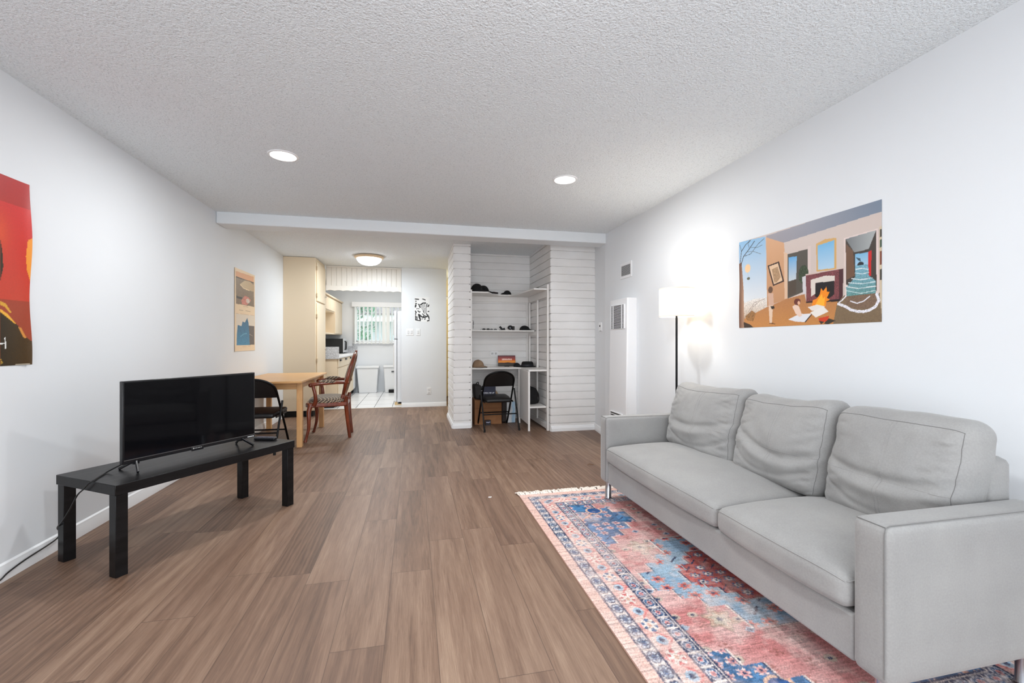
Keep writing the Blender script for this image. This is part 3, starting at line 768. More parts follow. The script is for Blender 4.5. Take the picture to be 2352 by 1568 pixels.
# loose back cushions
cs = [(1.640, 1.125, 11., .872), (2.215, 1.642, 22., .864), (2.895, 2.217, 37., .866)]
for y1, y0, sd, top in cs:
    hy = (y1-y0)/2-.001; hz = (top-.415)/2; h = (.086, hy, hz)
    def fb(p, sd=sd, y0=y0, hy=hy, hz=hz, h=h):
        q = rbox(p, h, .066)
        b, c = q.y/hy, q.z/hz
        puff = (1-abs(b)**2.4)*(1-abs(c)**2.2)
        s = -1 if p[0] < 0 else 1
        q.x += s*.050*puff*(1 if s < 0 else .35)
        front = max(0., min(1., (-q.x-.0)/.06))
        edge = abs(b)**3
        # gathers running in from the side seams
        wr = abs(noise.noise(Vector((q.y*3.0+sd, q.z*21+b*1.5, sd))))
        wr2 = abs(noise.noise(Vector((q.y*4.0-sd, q.z*33-b*2, sd+9))))
        near = math.exp(-((abs(b)-.74)/.20)**2)
        q.x += front*near*(1-abs(c)**6)*(.007*max(0, 1-wr*3)+.003*max(0, 1-wr2*3))
        # slumped folds across the lower middle
        k = c+.42-.34*b*b+.10*math.sin(b*2+sd)
        q.x += front*(-.012*math.exp(-(k/.13)**2)+.017*math.exp(-((k-.17)/.09)**2))*(1-abs(b)**4)
        k2 = c+.72-.45*b*b
        q.x += front*(.010*math.exp(-(k2/.06)**2))*(.4+.6*abs(b))*(1-abs(b)**8)
        q.x += front*.012*fbm(q.y*3.5+sd, q.z*3.5, sd)*(1-abs(c)**4)
        q.x += front*.004*fbm(q.y*11, q.z*9+sd, sd)
        # soft sagging top
        up = max(0., c)
        q.z += up**2*(-.018*(1-b*b)+.010*math.sin(b*2.2+sd*1.3)+.008*noise.noise(Vector((q.y*7, sd, q.x*5))))
        q.z += -.012*abs(b)**5*up
        q.y += (.010*noise.noise(Vector((q.z*8, sd, 1.))))*edge
        q.x += .10*(c+1)/2-.02      # leans on the back
        return (q.x+.528, q.y+y0-SY0+hy, q.z+.415+hz)
    c = cube_pts(12, 72, 72, fb).build('back_cushion', M_SOFA, sofa, ang=85)
    m = MB()
    def seam(pts, r=.0013): m.tube([(x-.0006, y, z) for x, y, z in pts], r, 6)
    seam([fb((-1, t, .80)) for t in np.linspace(-.93, .93, 60)])
    for e in (-.91, .91): seam([fb((-1, e, t)) for t in np.linspace(-.95, .80, 60)], .0010)
    m.build('seam', M_SEAM, c)
    m = MB()
    for e in (-.02, .02): m.tube([(x-.0002, y, z) for x, y, z in [fb((-1, e-.06, t)) for t in np.linspace(-.95, .80, 50)]], .0009, 5)
    m.tube([(x-.0002, y, z) for x, y, z in [fb((-1, t, -.12)) for t in np.linspace(-.9, .9, 60)]], .0009, 5)
    m.build('seam', M_SOFA, c)
    for o in c.children: pass

# ------------------------------------------------------------ rug
RX0, RX1, RY0, RY1 = .762, 2.20, .86, 3.18
def rug_colors(U, V, W, H):
    """U across from the left edge, V along from the far edge (metres)"""
    sh = U.shape
    C = np.zeros(sh+(3,))
    def rgb(*c): return np.array(lin(c))
    def nz(scale, seed):
        r = np.random.default_rng(seed); g = r.random((64, 64))
        x = (U*scale) % 63; y = (V*scale) % 63
        xi, yi = x.astype(int), y.astype(int); fx, fy = x-xi, y-yi
        fx = fx*fx*(3-2*fx); fy = fy*fy*(3-2*fy)
        return (g[yi, xi]*(1-fx)+g[yi, (xi+1) % 64]*fx)*(1-fy)+(g[(yi+1) % 64, xi]*(1-fx)+g[(yi+1) % 64, (xi+1) % 64]*fx)*fy
    Ue = np.minimum(U, W-U)
    Ve = np.minimum(V, H-V)
    d = np.minimum(Ue, Ve)
    along = np.where(Ue < Ve, V, U)           # coordinate running along the band
    def setm(mask, c, a=1.):
        C[mask] = C[mask]*(1-a)+rgb(*c)*a
    pink, rose, red = (214, 172, 168), (194, 128, 126), (170, 70, 72)
    blue, navy, sky, ivory, tan = (62, 104, 144), (52, 66, 96), (158, 182, 200), (230, 216, 208), (196, 174, 152)
    mot = nz(9, 1); mot2 = nz(26, 2)
    C[:] = rgb(*rose); t = np.clip((mot-.3)/.5, 0, 1)[..., None]
    C[:] = C*(1-t)+rgb(*pink)*t
    setm(d < .052, (226, 186, 174))
    def chain(lo, hi, per, base, ring, core, dot):
        m = (d >= lo) & (d < hi); setm(m, base)
        c = (lo+hi)/2; hw = (hi-lo)/2
        ph = (along/per) % 1-.5; r = np.sqrt((ph*per/ (per*.46))**2+((d-c)/(hw*.84))**2)
        setm(m & (r < 1.0), ring); setm(m & (r < .80), core); setm(m & (r < .52), ring)
        a = np.arctan2((d-c)/hw, ph*2)
        setm(m & (r < .80) & (r > .42) & (np.cos(a*6) > .55), navy)
        setm(m & (r < .36), dot); setm(m & (r < .16), navy)
        setm(m & (np.abs(np.abs(ph)-.5) < .05), ivory)
        e = (np.abs(d-lo) < .0035) | (np.abs(d-hi) < .0035); setm(e, navy)
    chain(.055, .112, .074, (214, 206, 204), navy, (190, 200, 212), blue)
    # main border: rose ground with rosettes and zig-zag stems
    m = (d >= .116) & (d < .206); setm(m, (216, 168, 160)); setm(m & (mot2 > .55), ivory, .55)
    ph = (along/.185) % 1-.5; k = np.floor(along/.185); c = .161
    zz = np.abs((along/.0925) % 2-1)
    setm(m & (np.abs((d-.122)/.08-zz) < .07), (206, 108, 108), .8)
    r = np.sqrt((ph*.185/.040)**2+((d-c)/.030)**2); a = np.arctan2((d-c), ph*.185)
    odd = (k % 2) == 0
    setm(m & (r < 1.05), ivory); setm(m & (r < 1.0) & (np.cos(a*6) > -.1), blue)
    setm(m & (r < 1.0) & (np.cos(a*6) > -.1) & ~odd, (196, 96, 96)); setm(m & (r < .55), ivory); setm(m & (r < .3), (206, 160, 140))
    ph2 = ((along+.0925)/.185) % 1-.5; r2 = np.sqrt((ph2*.185/.026)**2+((d-c)/.022)**2)
    setm(m & (r2 < 1), sky); setm(m & (r2 < .5), navy)
    chain(.210, .266, .070, navy, (200, 196, 200), blue, (212, 132, 128))
    setm((np.abs(d-.270) < .004), ivory); setm((np.abs(d-.276) < .003), navy)
    field = d >= .279
    # field: scattered small motifs
    gx, gy = .082, .066
    iu, iv = np.floor(U/gx), np.floor(V/gy); pu, pv = U/gx-iu-.5, V/gy-iv-.5
    hsh = np.sin(iu*127.1+iv*311.7)*43758.5453; hsh = hsh-np.floor(hsh)
    rr = np.sqrt((pu*1.3)**2+(pv*1.3)**2); aa = np.arctan2(pv, pu)
    setm(field & (hsh > .48) & (rr < .42) & (np.cos(aa*4+hsh*6) > .1), (150, 96, 88), .75)
    setm(field & (hsh > .78) & (rr < .36), (196, 186, 170), .8); setm(field & (hsh > .78) & (rr < .16), navy)
    setm(field & (hsh < .10) & (np.abs(pu)+np.abs(pv) < .3), sky, .9); setm(field & (hsh < .06) & (np.abs(pu)+np.abs(pv) < .16), navy)
    # stepped medallions
    def stepped(cu, cv, w, h, st, fill, edge):
        x = np.abs(U-cu); y = np.abs(V-cv)
        q = np.floor((y/h)*st)/st
        lim = w*(1-q*.86)
        lim = np.floor(lim/(w/st)+.5)*(w/st)
        ins = (y < h) & (x < lim) & field
        setm((y < h+.010) & (x < lim+.010) & field, edge); setm((y < h+.005) & (x < lim+.005) & field, navy)
        setm(ins, fill); return ins
    def deco(ins, base_hash, cols, gx=.066, gy=.060):
        iu, iv = np.floor(U/gx+.3), np.floor(V/gy+.2); pu, pv = U/gx+.3-iu-.5, V/gy+.2-iv-.5
        h2 = np.sin(iu*91.7+iv*47.3+base_hash)*24634.6; h2 = h2-np.floor(h2)
        r = np.sqrt(pu**2+pv**2); a = np.arctan2(pv, pu)
        setm(ins & (h2 > .35) & (r < .40) & (np.cos(a*6) > -.2), cols[0])
        setm(ins & (h2 > .35) & (r < .24), cols[1]); setm(ins & (h2 > .35) & (r < .11), cols[2])
        setm(ins & (h2 < .2) & (np.abs(pu+pv) < .08) & (r < .45), cols[2])
    for cv in (.42, 1.98):
        # corner pieces: stepped triangles against the left and right borders
        for sgn, e in ((1, .28), (-1, W-.28)):
            x = (U-e)*sgn; y = np.abs(V-cv-.12)
            st = np.floor(np.clip(y, 0, 1)/.085)
            lim = np.clip(.33-st*.085, 0, 1)
            ins = field & (x >= 0) & (x < lim) & (y < .34)
            setm(field & (x >= 0) & (x < lim+.012) & (y < .352), ivory); setm(field & (x >= 0) & (x < lim+.006) & (y < .346), navy)
            setm(ins, blue); setm(ins & (mot2 > .55), (88, 140, 186), .7)
            deco(ins, cv*7, ((226, 196, 190), (206, 150, 150), navy))
            setm(ins & (np.abs((V-cv-.12)+x*.9) < .008), (222, 160, 130)); 
            setm(ins & (np.sqrt((x-.14)**2+(V-cv+.02)**2) < .05), (36, 84, 140)); setm(ins & (np.abs(np.sqrt((x-.14)**2+(V-cv+.02)**2)-.05) < .006), (226, 186, 160))
    ins = stepped(W/2, 1.28, .40, .40, 5, sky, ivory)
    setm(ins & (mot > .5), (126, 160, 188), .6)
    deco(ins, 3.3, ((214, 150, 140), (196, 96, 90), navy), .090, .078)
    ins = stepped(W/2, 1.28, .20, .22, 4, (188, 100, 96), ivory)
    deco(ins, 9.1, (blue, ivory, navy), .07, .06)
    # pale tan boteh shapes on the rose ground
    for cu, cv in ((.46, .95), (.46, 1.60)):
        r = np.sqrt(((U-cu)/.055)**2+((V-cv)/.060)**2); pt = r*(1+.22*np.cos(6*np.arctan2(V-cv, U-cu))); setm(field & (pt < 1), tan, .7); setm(field & (pt < .6), (206, 196, 180), .8); setm(field & (np.abs(pt-1) < .07), (140, 118, 104), .7); setm(field & (pt < .2), navy, .8)
    # worn, woven look
    worn = np.clip((nz(6, 5)*.5+nz(34, 6)*.5-.46)*2.6, 0, 1)[..., None]
    C[:] = C*(1-.55*worn)+rgb(226, 206, 198)*.55*worn
    # soft, hand-woven edges: every knot takes the colour of a near neighbour
    ii, jj = np.indices(sh)
    for _ in range(1):
        ji = np.clip(ii+rng.integers(-1, 2, sh), 0, sh[0]-1); jj2 = np.clip(jj+rng.integers(-1, 2, sh), 0, sh[1]-1)
        C[:] = .6*C+.4*C[ji, jj2]
    fade = np.clip((nz(3, 9)-.35)*1.6, 0, 1)[..., None]*.30
    C[:] = C*(1-fade)+rgb(216, 190, 182)*fade
    st = rng.standard_normal((sh[0], 1))*.05+rng.standard_normal(sh)*.13
    lines = np.repeat(rng.standard_normal((sh[0], sh[1]//12+1)), 12, axis=1)[:, :sh[1]]*.12
    C[:] = np.clip(C*(1+st+lines)[..., None], 0.01, .95)
    return C
nu, nv = 330, 560
u = np.linspace(0, RX1-RX0, nu+1); v = np.linspace(0, RY1-RY0, nv+1)
UU, VV = np.meshgrid(u, v)
pos = np.empty(UU.shape+(3,)); pos[..., 0] = UU; pos[..., 1] = -VV
lift = np.array([[.0018*noise.noise(Vector((a*2.0, b*2.0, 3))) for a in u[::10]] for b in v[::10]])
pos[..., 2] = .009+np.repeat(np.repeat(lift, 10, 0), 10, 1)[:nv+1, :nu+1]*0
rug = thing('area_rug', 'faded pink and blue oriental rug with white fringe under the sofa', 'rug', (RX0, RY1, 0))
color_grid('pile', pos, rug_colors(UU, VV, RX1-RX0, RY1-RY0), ink_mat('rug_wool', .95, .1, (260, .35)), rug, (0, 0, 1))
m = MB(); W_, H_ = RX1-RX0, RY1-RY0
m.box(0, W_, -H_, 0, 0.0005, .0085)
m.build('backing', simple('rug_backing', (206, 168, 152), .95), rug, smooth=False)
m = MB(); rr = random.Random(3)
for i in range(150):
    x = (i+.5)/150*W_+rr.uniform(-.003, .003); ln = rr.uniform(.050, .085)
    a = rr.gauss(0, .35)
    for k in range(3):
        b = a+rr.gauss(0, .25)
        p1 = (x+ln*.5*math.sin(a), ln*.5*math.cos(a), .010+rr.uniform(0, .006)); p2 = (x+ln*math.sin(b), ln*math.cos(b), .004+rr.uniform(0, .004))
        m.tube([(x, -.006, .008), p1, p2], [.0050, .0046, .0022], 5)
    m.ell((x+ln*.2*math.sin(a), ln*.2*math.cos(a), .011), (.0075, .008, .006), 8, 6)
m.build('fringe', simple('cream_fringe', (242, 232, 222), .9), rug)

# ------------------------------------------------------------ floor lamp
LAMP = (2.07, 3.19)
lp = thing('floor_lamp', 'black pole floor lamp with lit white drum shade behind the sofa', 'lamp', (*LAMP, 0))
m = MB(); m.lathe([(0, 0), (.13, 0), (.132, .006), (.13, .016), (.02, .022), (.012, .04), (.0085, .06)], seg=40, close_ends=False); m.build('base', M_BLACKMETAL, lp)
m = MB(); m.lathe([(.0085, .02), (.0085, 1.36)], seg=16); m.lathe([(.0115, .68), (.0115, .70)], seg=16); m.build('pole', M_BLACKMETAL, lp)
m = MB(); m.lathe([(.022, 1.352), (.024, 1.358), (.020, 1.37), (.018, 1.40)], seg=20)
for k in range(3):
    a = k*2*PI/3; m.tube([(.02*math.cos(a), .02*math.sin(a), 1.362), (.131*math.cos(a), .131*math.sin(a), 1.362)], .0022, 6)
m.build('socket', M_CHROME, lp)
t = NT('lamp_shade_linen'); co_ = t.coord()
tr_ = t.n('ShaderNodeBsdfTranslucent'); tr_.inputs[0].default_value = (*lin((255, 246, 232)), 1)
df_ = t.n('ShaderNodeBsdfDiffuse'); df_.inputs[0].default_value = (*lin((250, 246, 240)), 1)
em_ = t.n('ShaderNodeEmission'); em_.inputs[0].default_value = (*lin((255, 243, 226)), 1); em_.inputs[1].default_value = .38
mx = t.n('ShaderNodeMixShader'); mx.inputs[0].default_value = .62
t.l(df_.outputs[0], mx.inputs[1]); t.l(tr_.outputs[0], mx.inputs[2])
ad = t.n('ShaderNodeAddShader'); t.l(mx.outputs[0], ad.inputs[0]); t.l(em_.outputs[0], ad.inputs[1]); t.l(ad.outputs[0], t.out.inputs[0])
m = MB(); m.lathe([(.1335, 1.345), (.1335, 1.572), (.1315, 1.572), (.1315, 1.345), (.1335, 1.345)], seg=56, close_ends=False)
s_ = m.build('lamp_shade', t.m, lp, ang=30)
M_HEM = simple('shade_hem', (244, 232, 216), .8)
for z_ in (1.345, 1.564):
    m = MB(); m.lathe([(.134, z_), (.1348, z_+.002), (.1348, z_+.006), (.134, z_+.008)], seg=56, close_ends=False); m.build('shade_rim', M_HEM, s_)
m = MB(); m.ell((0, 0, 1.45), (.028, .028, .038), 16, 10); m.build('bulb', emit_mat('lamp_bulb', (255, 244, 226), 6), lp)

# ------------------------------------------------------------ low black bench with the television
bc = Vector((-1.401, 2.488)); bu = Vector((.55, .835)).normalized(); bv = Vector((-bu.y, bu.x))
BL, BW = 1.06, .50
bctr = bc+bu*BL/2+bv*BW/2; brz = math.atan2(bu.y, bu.x)
def wood_black():
    t = NT('black_brown_veneer'); co = t.coord()
    f = t.noise(t.mapping(co, (2.5, 60, 30)), 1.0, 4, .6)
    t.set(Base_Color=t.ramp(f, [(.3, (14, 14, 15)), (.7, (28, 27, 28))]), Roughness=t.math('ADD', .24, t.math('MULTIPLY', f, .18)))
    t.bump(f, .15, .001)
    t.b.inputs['Specular IOR Level'].default_value = .22
    return t.m
M_BLKWOOD = wood_black()
bn = thing('bench_table', 'low black wooden bench table carrying the television by the left wall', 'table', (bctr.x, bctr.y, 0), brz)
m = MB(); m.box(-BL/2, BL/2, -BW/2, BW/2, .40, .45); m.build('tabletop', M_BLKWOOD, bn, bevel=.0025)
for sx in (-1, 1):
    for sy in (-1, 1):
        m = MB(); x0 = sx*(BL/2-.005); y0 = sy*(BW/2-.005)
        m.box(min(x0, x0-sx*.052), max(x0, x0-sx*.052), min(y0, y0-sy*.052), max(y0, y0-sy*.052), 0, .40)
        m.build('leg', M_BLKWOOD, bn, bevel=.002)

tu = Vector((.569, .822)).normalized(); TC = Vector((-1.288, 3.033))
tv = thing('television', 'flat black television with dark screen on the low black bench', 'television', (TC.x, TC.y, .45), math.atan2(tu.y, tu.x))
# local: x along the screen, -y towards the room
hw, z0, z1 = .380, .044, .484
M_TVB = simple('tv_black_plastic', (14, 15, 18), .28)
m = MB(); m.box(-hw, hw, -.012, .016, z0, z1); m.box(-hw+.09, hw-.09, .016, .052, z0+.02, z0+.27)
m.build('casing', M_TVB, tv, bevel=.003)
m = MB(); m.box(-hw+.009, hw-.009, -.0135, -.011, z0+.022, z1-.009)
t = NT('tv_screen'); t.set(Base_Color=(.004, .004, .005, 1), Roughness=.05); t.b.inputs['Specular IOR Level'].default_value = .16
m.build('screen', t.m, tv, smooth=False)
m = MB()
m.box(-hw+.006, hw-.006, -.0145, -.0118, z0+.0185, z0+.0215); m.build('trim_strip', simple('tv_trim_grey', (120, 118, 118), .35, .6), tv)
m = MB(); m.box(-.035, .035, -.016, -.011, z0-.006, z0+.018); lg = m.build('badge', M_TVB, tv, bevel=.002)
m = MB(); m.lathe([(0, -.0170), (.0042, -.0170), (.0042, -.0155)], (-.026, 0, z0+.010), 14, 'y') if False else m.ell((-.024, -.0165, z0+.009), (.0045, .0012, .0045), 12, 8)
for k, wd in enumerate((.008, .006, .009, .006, .007)):
    m.box(-.016+k*.0085, -.016+k*.0085+wd*.8, -.0166, -.016, z0+.007, z0+.011)
m.build('badge_lettering', simple('badge_silver', (180, 180, 178), .4), lg)
m = MB(); m.box(hw-.055, hw-.022, -.0150, -.0118, z0+.006, z0+.0105); m.box(hw-.018, hw-.010, -.0150, -.0118, z0+.005, z0+.011)
m.build('sticker', simple('sticker_white', (236, 236, 236), .5), tv)
for x, dx in ((-.315, -.030), (.285, .034)):
    m = MB()
    m.bar((x, -.004, z0+.008), (x+dx, -.080, .005), .013, .010, (1, 0, 0)); m.bar((x, .004, z0+.008), (x+dx, .090, .005), .013, .010, (1, 0, 0))
    m.box(x-.014, x+.014, -.011, .013, z0-.010, z0+.01)
    m.build('foot', M_TVB, tv, bevel=.002)
def on_bench(p): return p
# cable from the set over the bench edge and along the skirting
pts = [(-1.497, 2.728, .500), (-1.54, 2.735, .478), (-1.578, 2.742, .457), (-1.572, 2.690, .4545), (-1.556, 2.61, .4550), (-1.546, 2.575, .4560), (-1.562, 2.573, .444), (-1.600, 2.600, .410), (-1.640, 2.625, .375), (-1.684, 2.650, .305), (-1.740, 2.690, .236), (-1.830, 2.790, .165), (-1.886, 2.895, .105), (-1.897, 2.895, .074), (-1.897, 2.83, .063), (-1.896, 2.69, .054), (-1.894, 2.59, .040), (-1.890, 2.50, .020), (-1.886, 2.2, .010), (-1.886, 1.8, .008)]
cp = []
for i in range(len(pts)-1):
    P = [Vector(pts[max(0, min(len(pts)-1, i+k))]) for k in (-1, 0, 1, 2)]
    for j in range(6):
        s = j/6
        cp.append(.5*((2*P[1])+(-P[0]+P[2])*s+(2*P[0]-5*P[1]+4*P[2]-P[3])*s*s+(-P[0]+3*P[1]-3*P[2]+P[3])*s**3))
m = MB(); m.tube(cp+[Vector(pts[-1])], .0036, 8)
tag(m.build('power_cord', simple('black_cord', (14, 14, 15), .5)), 'black power cord trailing off the bench and along the left baseboard', 'cord')
# remote control
rc = thing('remote_control', 'small black remote control lying at the far end of the bench', 'remote', (-1.022, 3.43, .4515), R(-15))
m = MB(); m.box(-.075, .075, -.02, .02, 0, .018); m.build('body', simple('remote_black', (20, 20, 26), .4), rc, bevel=.006, seg=3)
m = MB()
for i in range(9):
    for j in (-1, 0, 1): m.box(-.058+i*.0135, -.050+i*.0135, j*.0105-.0034, j*.0105+.0034, .0178, .0202)
m.build('button', simple('remote_buttons', (96, 96, 110), .5), rc, bevel=.001)

# ------------------------------------------------------------ posters
M_PAPER = ink_mat('glossy_poster_paper', .38, .45)
def poster(name, w, h, cell, items, label, cat, origin, ud, n, base, curl=None, pre=None):
    c = Canvas(w, h, cell); c.C[:] = c.rgb(base)
    if pre: pre(c)
    if items is ART_INK: items = [(a[0], a[1], a[2]*1.7)+a[3:] if a[0] == 'line' else a for a in items]
    c.draw(items)
    return tag(c.sheet(name, M_PAPER, origin, ud, (0, 0, 1), n, curl), label, cat)
def curl_room(u, v): return .0012+.004*np.exp(-u/.03)*(.5+.5*np.sin(v*9))+.0015*np.sin(u*9)*v*(1-v)
poster('wall_poster', .972, .603, .0025, ART_ROOM, 'wide colour poster of a painted living room with fireplace on the right wall', 'poster',
       (XR, 2.699, 1.241), (0, -1, 0), (-1, 0, 0), (206, 190, 182), curl_room)
def red_sky(c):
    c.put(c.V > -1, (150, 70, 40), (178, 44, 44), 'v'); c.put((c.V > .35) & (c.V < .86), (196, 62, 42), (204, 48, 46), 'v')
    k = np.exp(-((c.U-.72)/.09)**2-((c.V-.70)/.10)**2)[..., None]
    c.C[:] = c.C*(1-k*.5)+c.rgb((226, 96, 46))*k*.5
    c.C[:] = c.C*(1+.03*rng.standard_normal(c.U.shape))[..., None]
    # dark mountain side on the part of the sheet outside the view
    c.put((c.V < .62-.9*np.abs(c.U-.3)) & (c.U < .72), (52, 40, 20), (74, 56, 28), 'v')
def curl_red(u, v):
    e = np.exp(-(1-u)/.05)
    return .0012+e*(.004+.012*(np.sin(v*10+1.)*.5+.5)*(v < .97))
poster('wall_poster', .612, .916, .0035, ART_RED, 'tall red and orange mountain poster cut by the left picture edge', 'poster',
       (XL, 2.126, 1.027), (0, 1, 0), (1, 0, 0), (186, 60, 44), curl_red, red_sky)
poster('wall_poster', .64, .925, .004, ART_PAIR, 'beige poster with two stacked pictures, brown over blue, on the left wall', 'poster',
       (XL, 5.39, 1.04), (0, 1, 0), (1, 0, 0), (236, 208, 172), lambda u, v: .0012+.004*np.exp(-u/.04)+.003*np.exp(-v/.04))
poster('wall_poster', .262, .44, .003, ART_INK, 'small black and white abstract ink print on the far white wall', 'poster',
       (.012, YB, 1.497), (1, 0, 0), (0, -1, 0), (236, 237, 238), lambda u, v: .0012+.003*np.exp(-u/.05))

# ------------------------------------------------------------ fittings on the right wall
M_ENAMEL = simple('white_enamel', (236, 237, 239), .35)
ht = thing('wall_heater', 'tall white wall furnace with upper louvre grille beside the sofa', 'heater', (XR, 4.375, 0))
m = MB()
# cabinet, face slightly fuller towards the floor
m.prism([(0, -.205), (0, .205), (-.10, .205), (-.108, .197), (-.108, -.197), (-.10, -.205)], .04, 1.60)
m.xf(Matrix.Identity(4))
m.v = [(x-(.02*(1-z/1.6) if x < -.05 else 0), y, z) for x, y, z in m.v]
m.build('casing', M_ENAMEL, ht, bevel=.004)
def grille(z0, z1, n, y0, y1, cols, depth=-.1085):
    g = MB(); g.box(depth-.004, depth+.006, y0, y1, z0, z1)
    gd = g.build('grille', M_DARKGAP, ht, smooth=False)
    f = MB()
    for i in range(n+1):
        z = z0+(z1-z0)*i/n; f.box(depth-.012, depth+.001, y0, y1, z-(z1-z0)/n*.19, z+(z1-z0)/n*.19)
    for y in cols: f.box(depth-.013, depth+.002, y-.006, y+.006, z0, z1)
    f.build('louvre', M_ENAMEL, gd, bevel=.001)
    return gd
grille(1.285, 1.535, 21, -.15, .165, (-.15, -.095, .11, .165))
grille(.27, .385, 5, -.13, .15, (-.13, .15), -.124)
vt = thing('air_vent', 'small white air register high on the right wall above the furnace', 'vent', (XR, 4.403, 1.92))
m = MB(); m.box(-.007, 0, -.13, .13, -.085, .085); m.build('frame', M_ENAMEL, vt, bevel=.003)
m = MB(); m.box(-.0085, -.006, -.10, .10, -.055, .055); gd = m.build('grille', simple('vent_shadow', (96, 97, 99), .7), vt, smooth=False)
m = MB()
for i in range(11): m.box(-.012, -.008, -.10, .10, -.052+i*.0102, -.0485+i*.0102)
m.build('louvre', simple('vent_slat', (190, 191, 193), .5), gd)
th = thing('thermostat', 'small white thermostat on the right wall by the brick block', 'thermostat', (2.275, 5.11, 1.33), R(8))
m = MB(); m.box(-.022, .008, -.035, .035, -.055, .055); m.build('cover', M_PLASTIC_W, th, bevel=.006)
m = MB(); m.box(-.026, -.021, -.006, .008, .0, .022); m.build('dial_window', M_DARKGAP, th, smooth=False)
m = MB(); m.box(-.034, -.02, -.03, -.004, -.055, -.047); m.build('lever', simple('grey_lever', (170, 170, 172), .5), th)

# switches and outlets
def plate(name, label, cat, x, z, w, h, keys, grp=None):
    p = thing(name, label, cat, (x, YB, z))
    m = MB(); m.box(-w/2, w/2, -.006, 0, -h/2, h/2); m.build('plate', M_PLASTIC_W, p, bevel=.002)
    for kx, kz, kw, kh in keys:
        m = MB(); m.box(kx-kw/2, kx+kw/2, -.011, -.004, kz-kh/2, kz+kh/2); m.build('rocker' if 'switch' in name else 'socket', simple('rocker_white', (214, 215, 217), .35), p, bevel=.002)
    return p
plate('light_switch', 'white double light switch plate left of the single switch', 'switch', -.064, 1.317, .122, .118, ((-.028, 0, .03, .06), (.028, 0, .03, .06)))
plate('light_switch', 'white single light switch plate below the ink print', 'switch', .078, 1.317, .072, .118, ((0, 0, .03, .06),))
plate('wall_outlet', 'white electrical outlet low on the far white wall', 'outlet', .264, .277, .072, .118, ((0, .026, .034, .032), (0, -.026, .034, .032)))

# recessed ceiling lights
DOWNLIGHTS = [(-.886, 3.35), (1.18, 3.355)]
M_LENS = emit_mat('downlight_lens', (255, 252, 246), 9)
for (x, y), lb in zip(DOWNLIGHTS, ('round recessed ceiling light nearer the left wall', 'round recessed ceiling light nearer the right wall')):
    t_ = thing('recessed_light', lb, 'ceiling light', (x, y, HC), 0, 'recessed lights in the living room ceiling')
    m = MB(); m.lathe([(.080, -.002), (.084, -.007), (.096, -.006), (.100, 0)], seg=40, close_ends=False); m.build('trim_ring', M_TRIM, t_)
    m = MB(); m.lathe([(.0, -.0035), (.050, -.0035), (.081, -.003)], seg=40, close_ends=False); m.build('lens', M_LENS, t_)

# scraps on the floor
m = MB(); m.tube([(1.57, 3.84, .006), (1.59, 3.846, .012), (1.62, 3.84, .006), (1.635, 3.832, .005)], [.002, .003, .003, .001], 6)
tag(m.build('dry_twig', simple('dry_brown', (120, 84, 56), .8)), 'tiny brown scrap on the floor past the far sofa leg', 'scrap')
m = MB()
for i in range(5): m.obox((.540+i*.004, 3.205+.004*math.sin(i*2), .0025), (.004, .001, 0), (-.001, .003, .001), (0, 0, .0015))
tag(m.build('paper_scrap', simple('scrap_white', (226, 222, 220), .8)), 'tiny white scrap on the open floor left of the rug', 'scrap')
# ------------------------------------------------------------ dining end
def pine():
    t = NT('golden_pine'); co = t.coord()
    f = t.noise(t.mapping(co, (3, 26, 26)), 1.0, 4, .55, .8)
    t.set(Base_Color=t.ramp(f, [(.3, (196, 146, 92)), (.55, (218, 170, 114)), (.75, (206, 154, 98))]), Roughness=.38)
    return t.m
def pine_v():
    t = NT('golden_pine_upright'); co = t.coord()
    f = t.noise(t.mapping(co, (26, 26, 3)), 1.0, 4, .55, .8)
    t.set(Base_Color=t.ramp(f, [(.3, (200, 150, 98)), (.7, (222, 176, 122))]), Roughness=.4)
    return t.m
M_PINE, M_PINEV = pine(), pine_v()
TX0, TX1, TY0, TY1 = -1.90, -1.162, 5.08, 6.47
tb = thing('dining_table', 'pine wood dining table against the left wall', 'table', ((TX0+TX1)/2, (TY0+TY1)/2, 0))
hx, hy = (TX1-TX0)/2, (TY1-TY0)/2
m = MB(); m.box(-hx, hx, -hy, hy, .704, .726); m.build('tabletop', M_PINE, tb, bevel=.003)
for nm, a in (('apron', (-hx+.05, hx-.05, -hy+.110, -hy+.132)), ('apron', (-hx+.05, hx-.05, hy-.125, hy-.103)), ('apron', (-hx+.04, -hx+.062, -hy+.13, hy-.07)), ('apron', (hx-.080, hx-.058, -hy+.13, hy-.11))):
    m = MB(); m.box(*a, .630, .7035); m.build('apron', M_PINE, tb, bevel=.002)
for sx in (-1, 1):
    for yc in (-hy+.122, hy-.110):
        m = MB(); xc = sx*(hx-.047); m.box(xc-.028, xc+.028, yc-.028, yc+.028, 0, .7035); m.build('leg', M_PINEV, tb, bevel=.003)

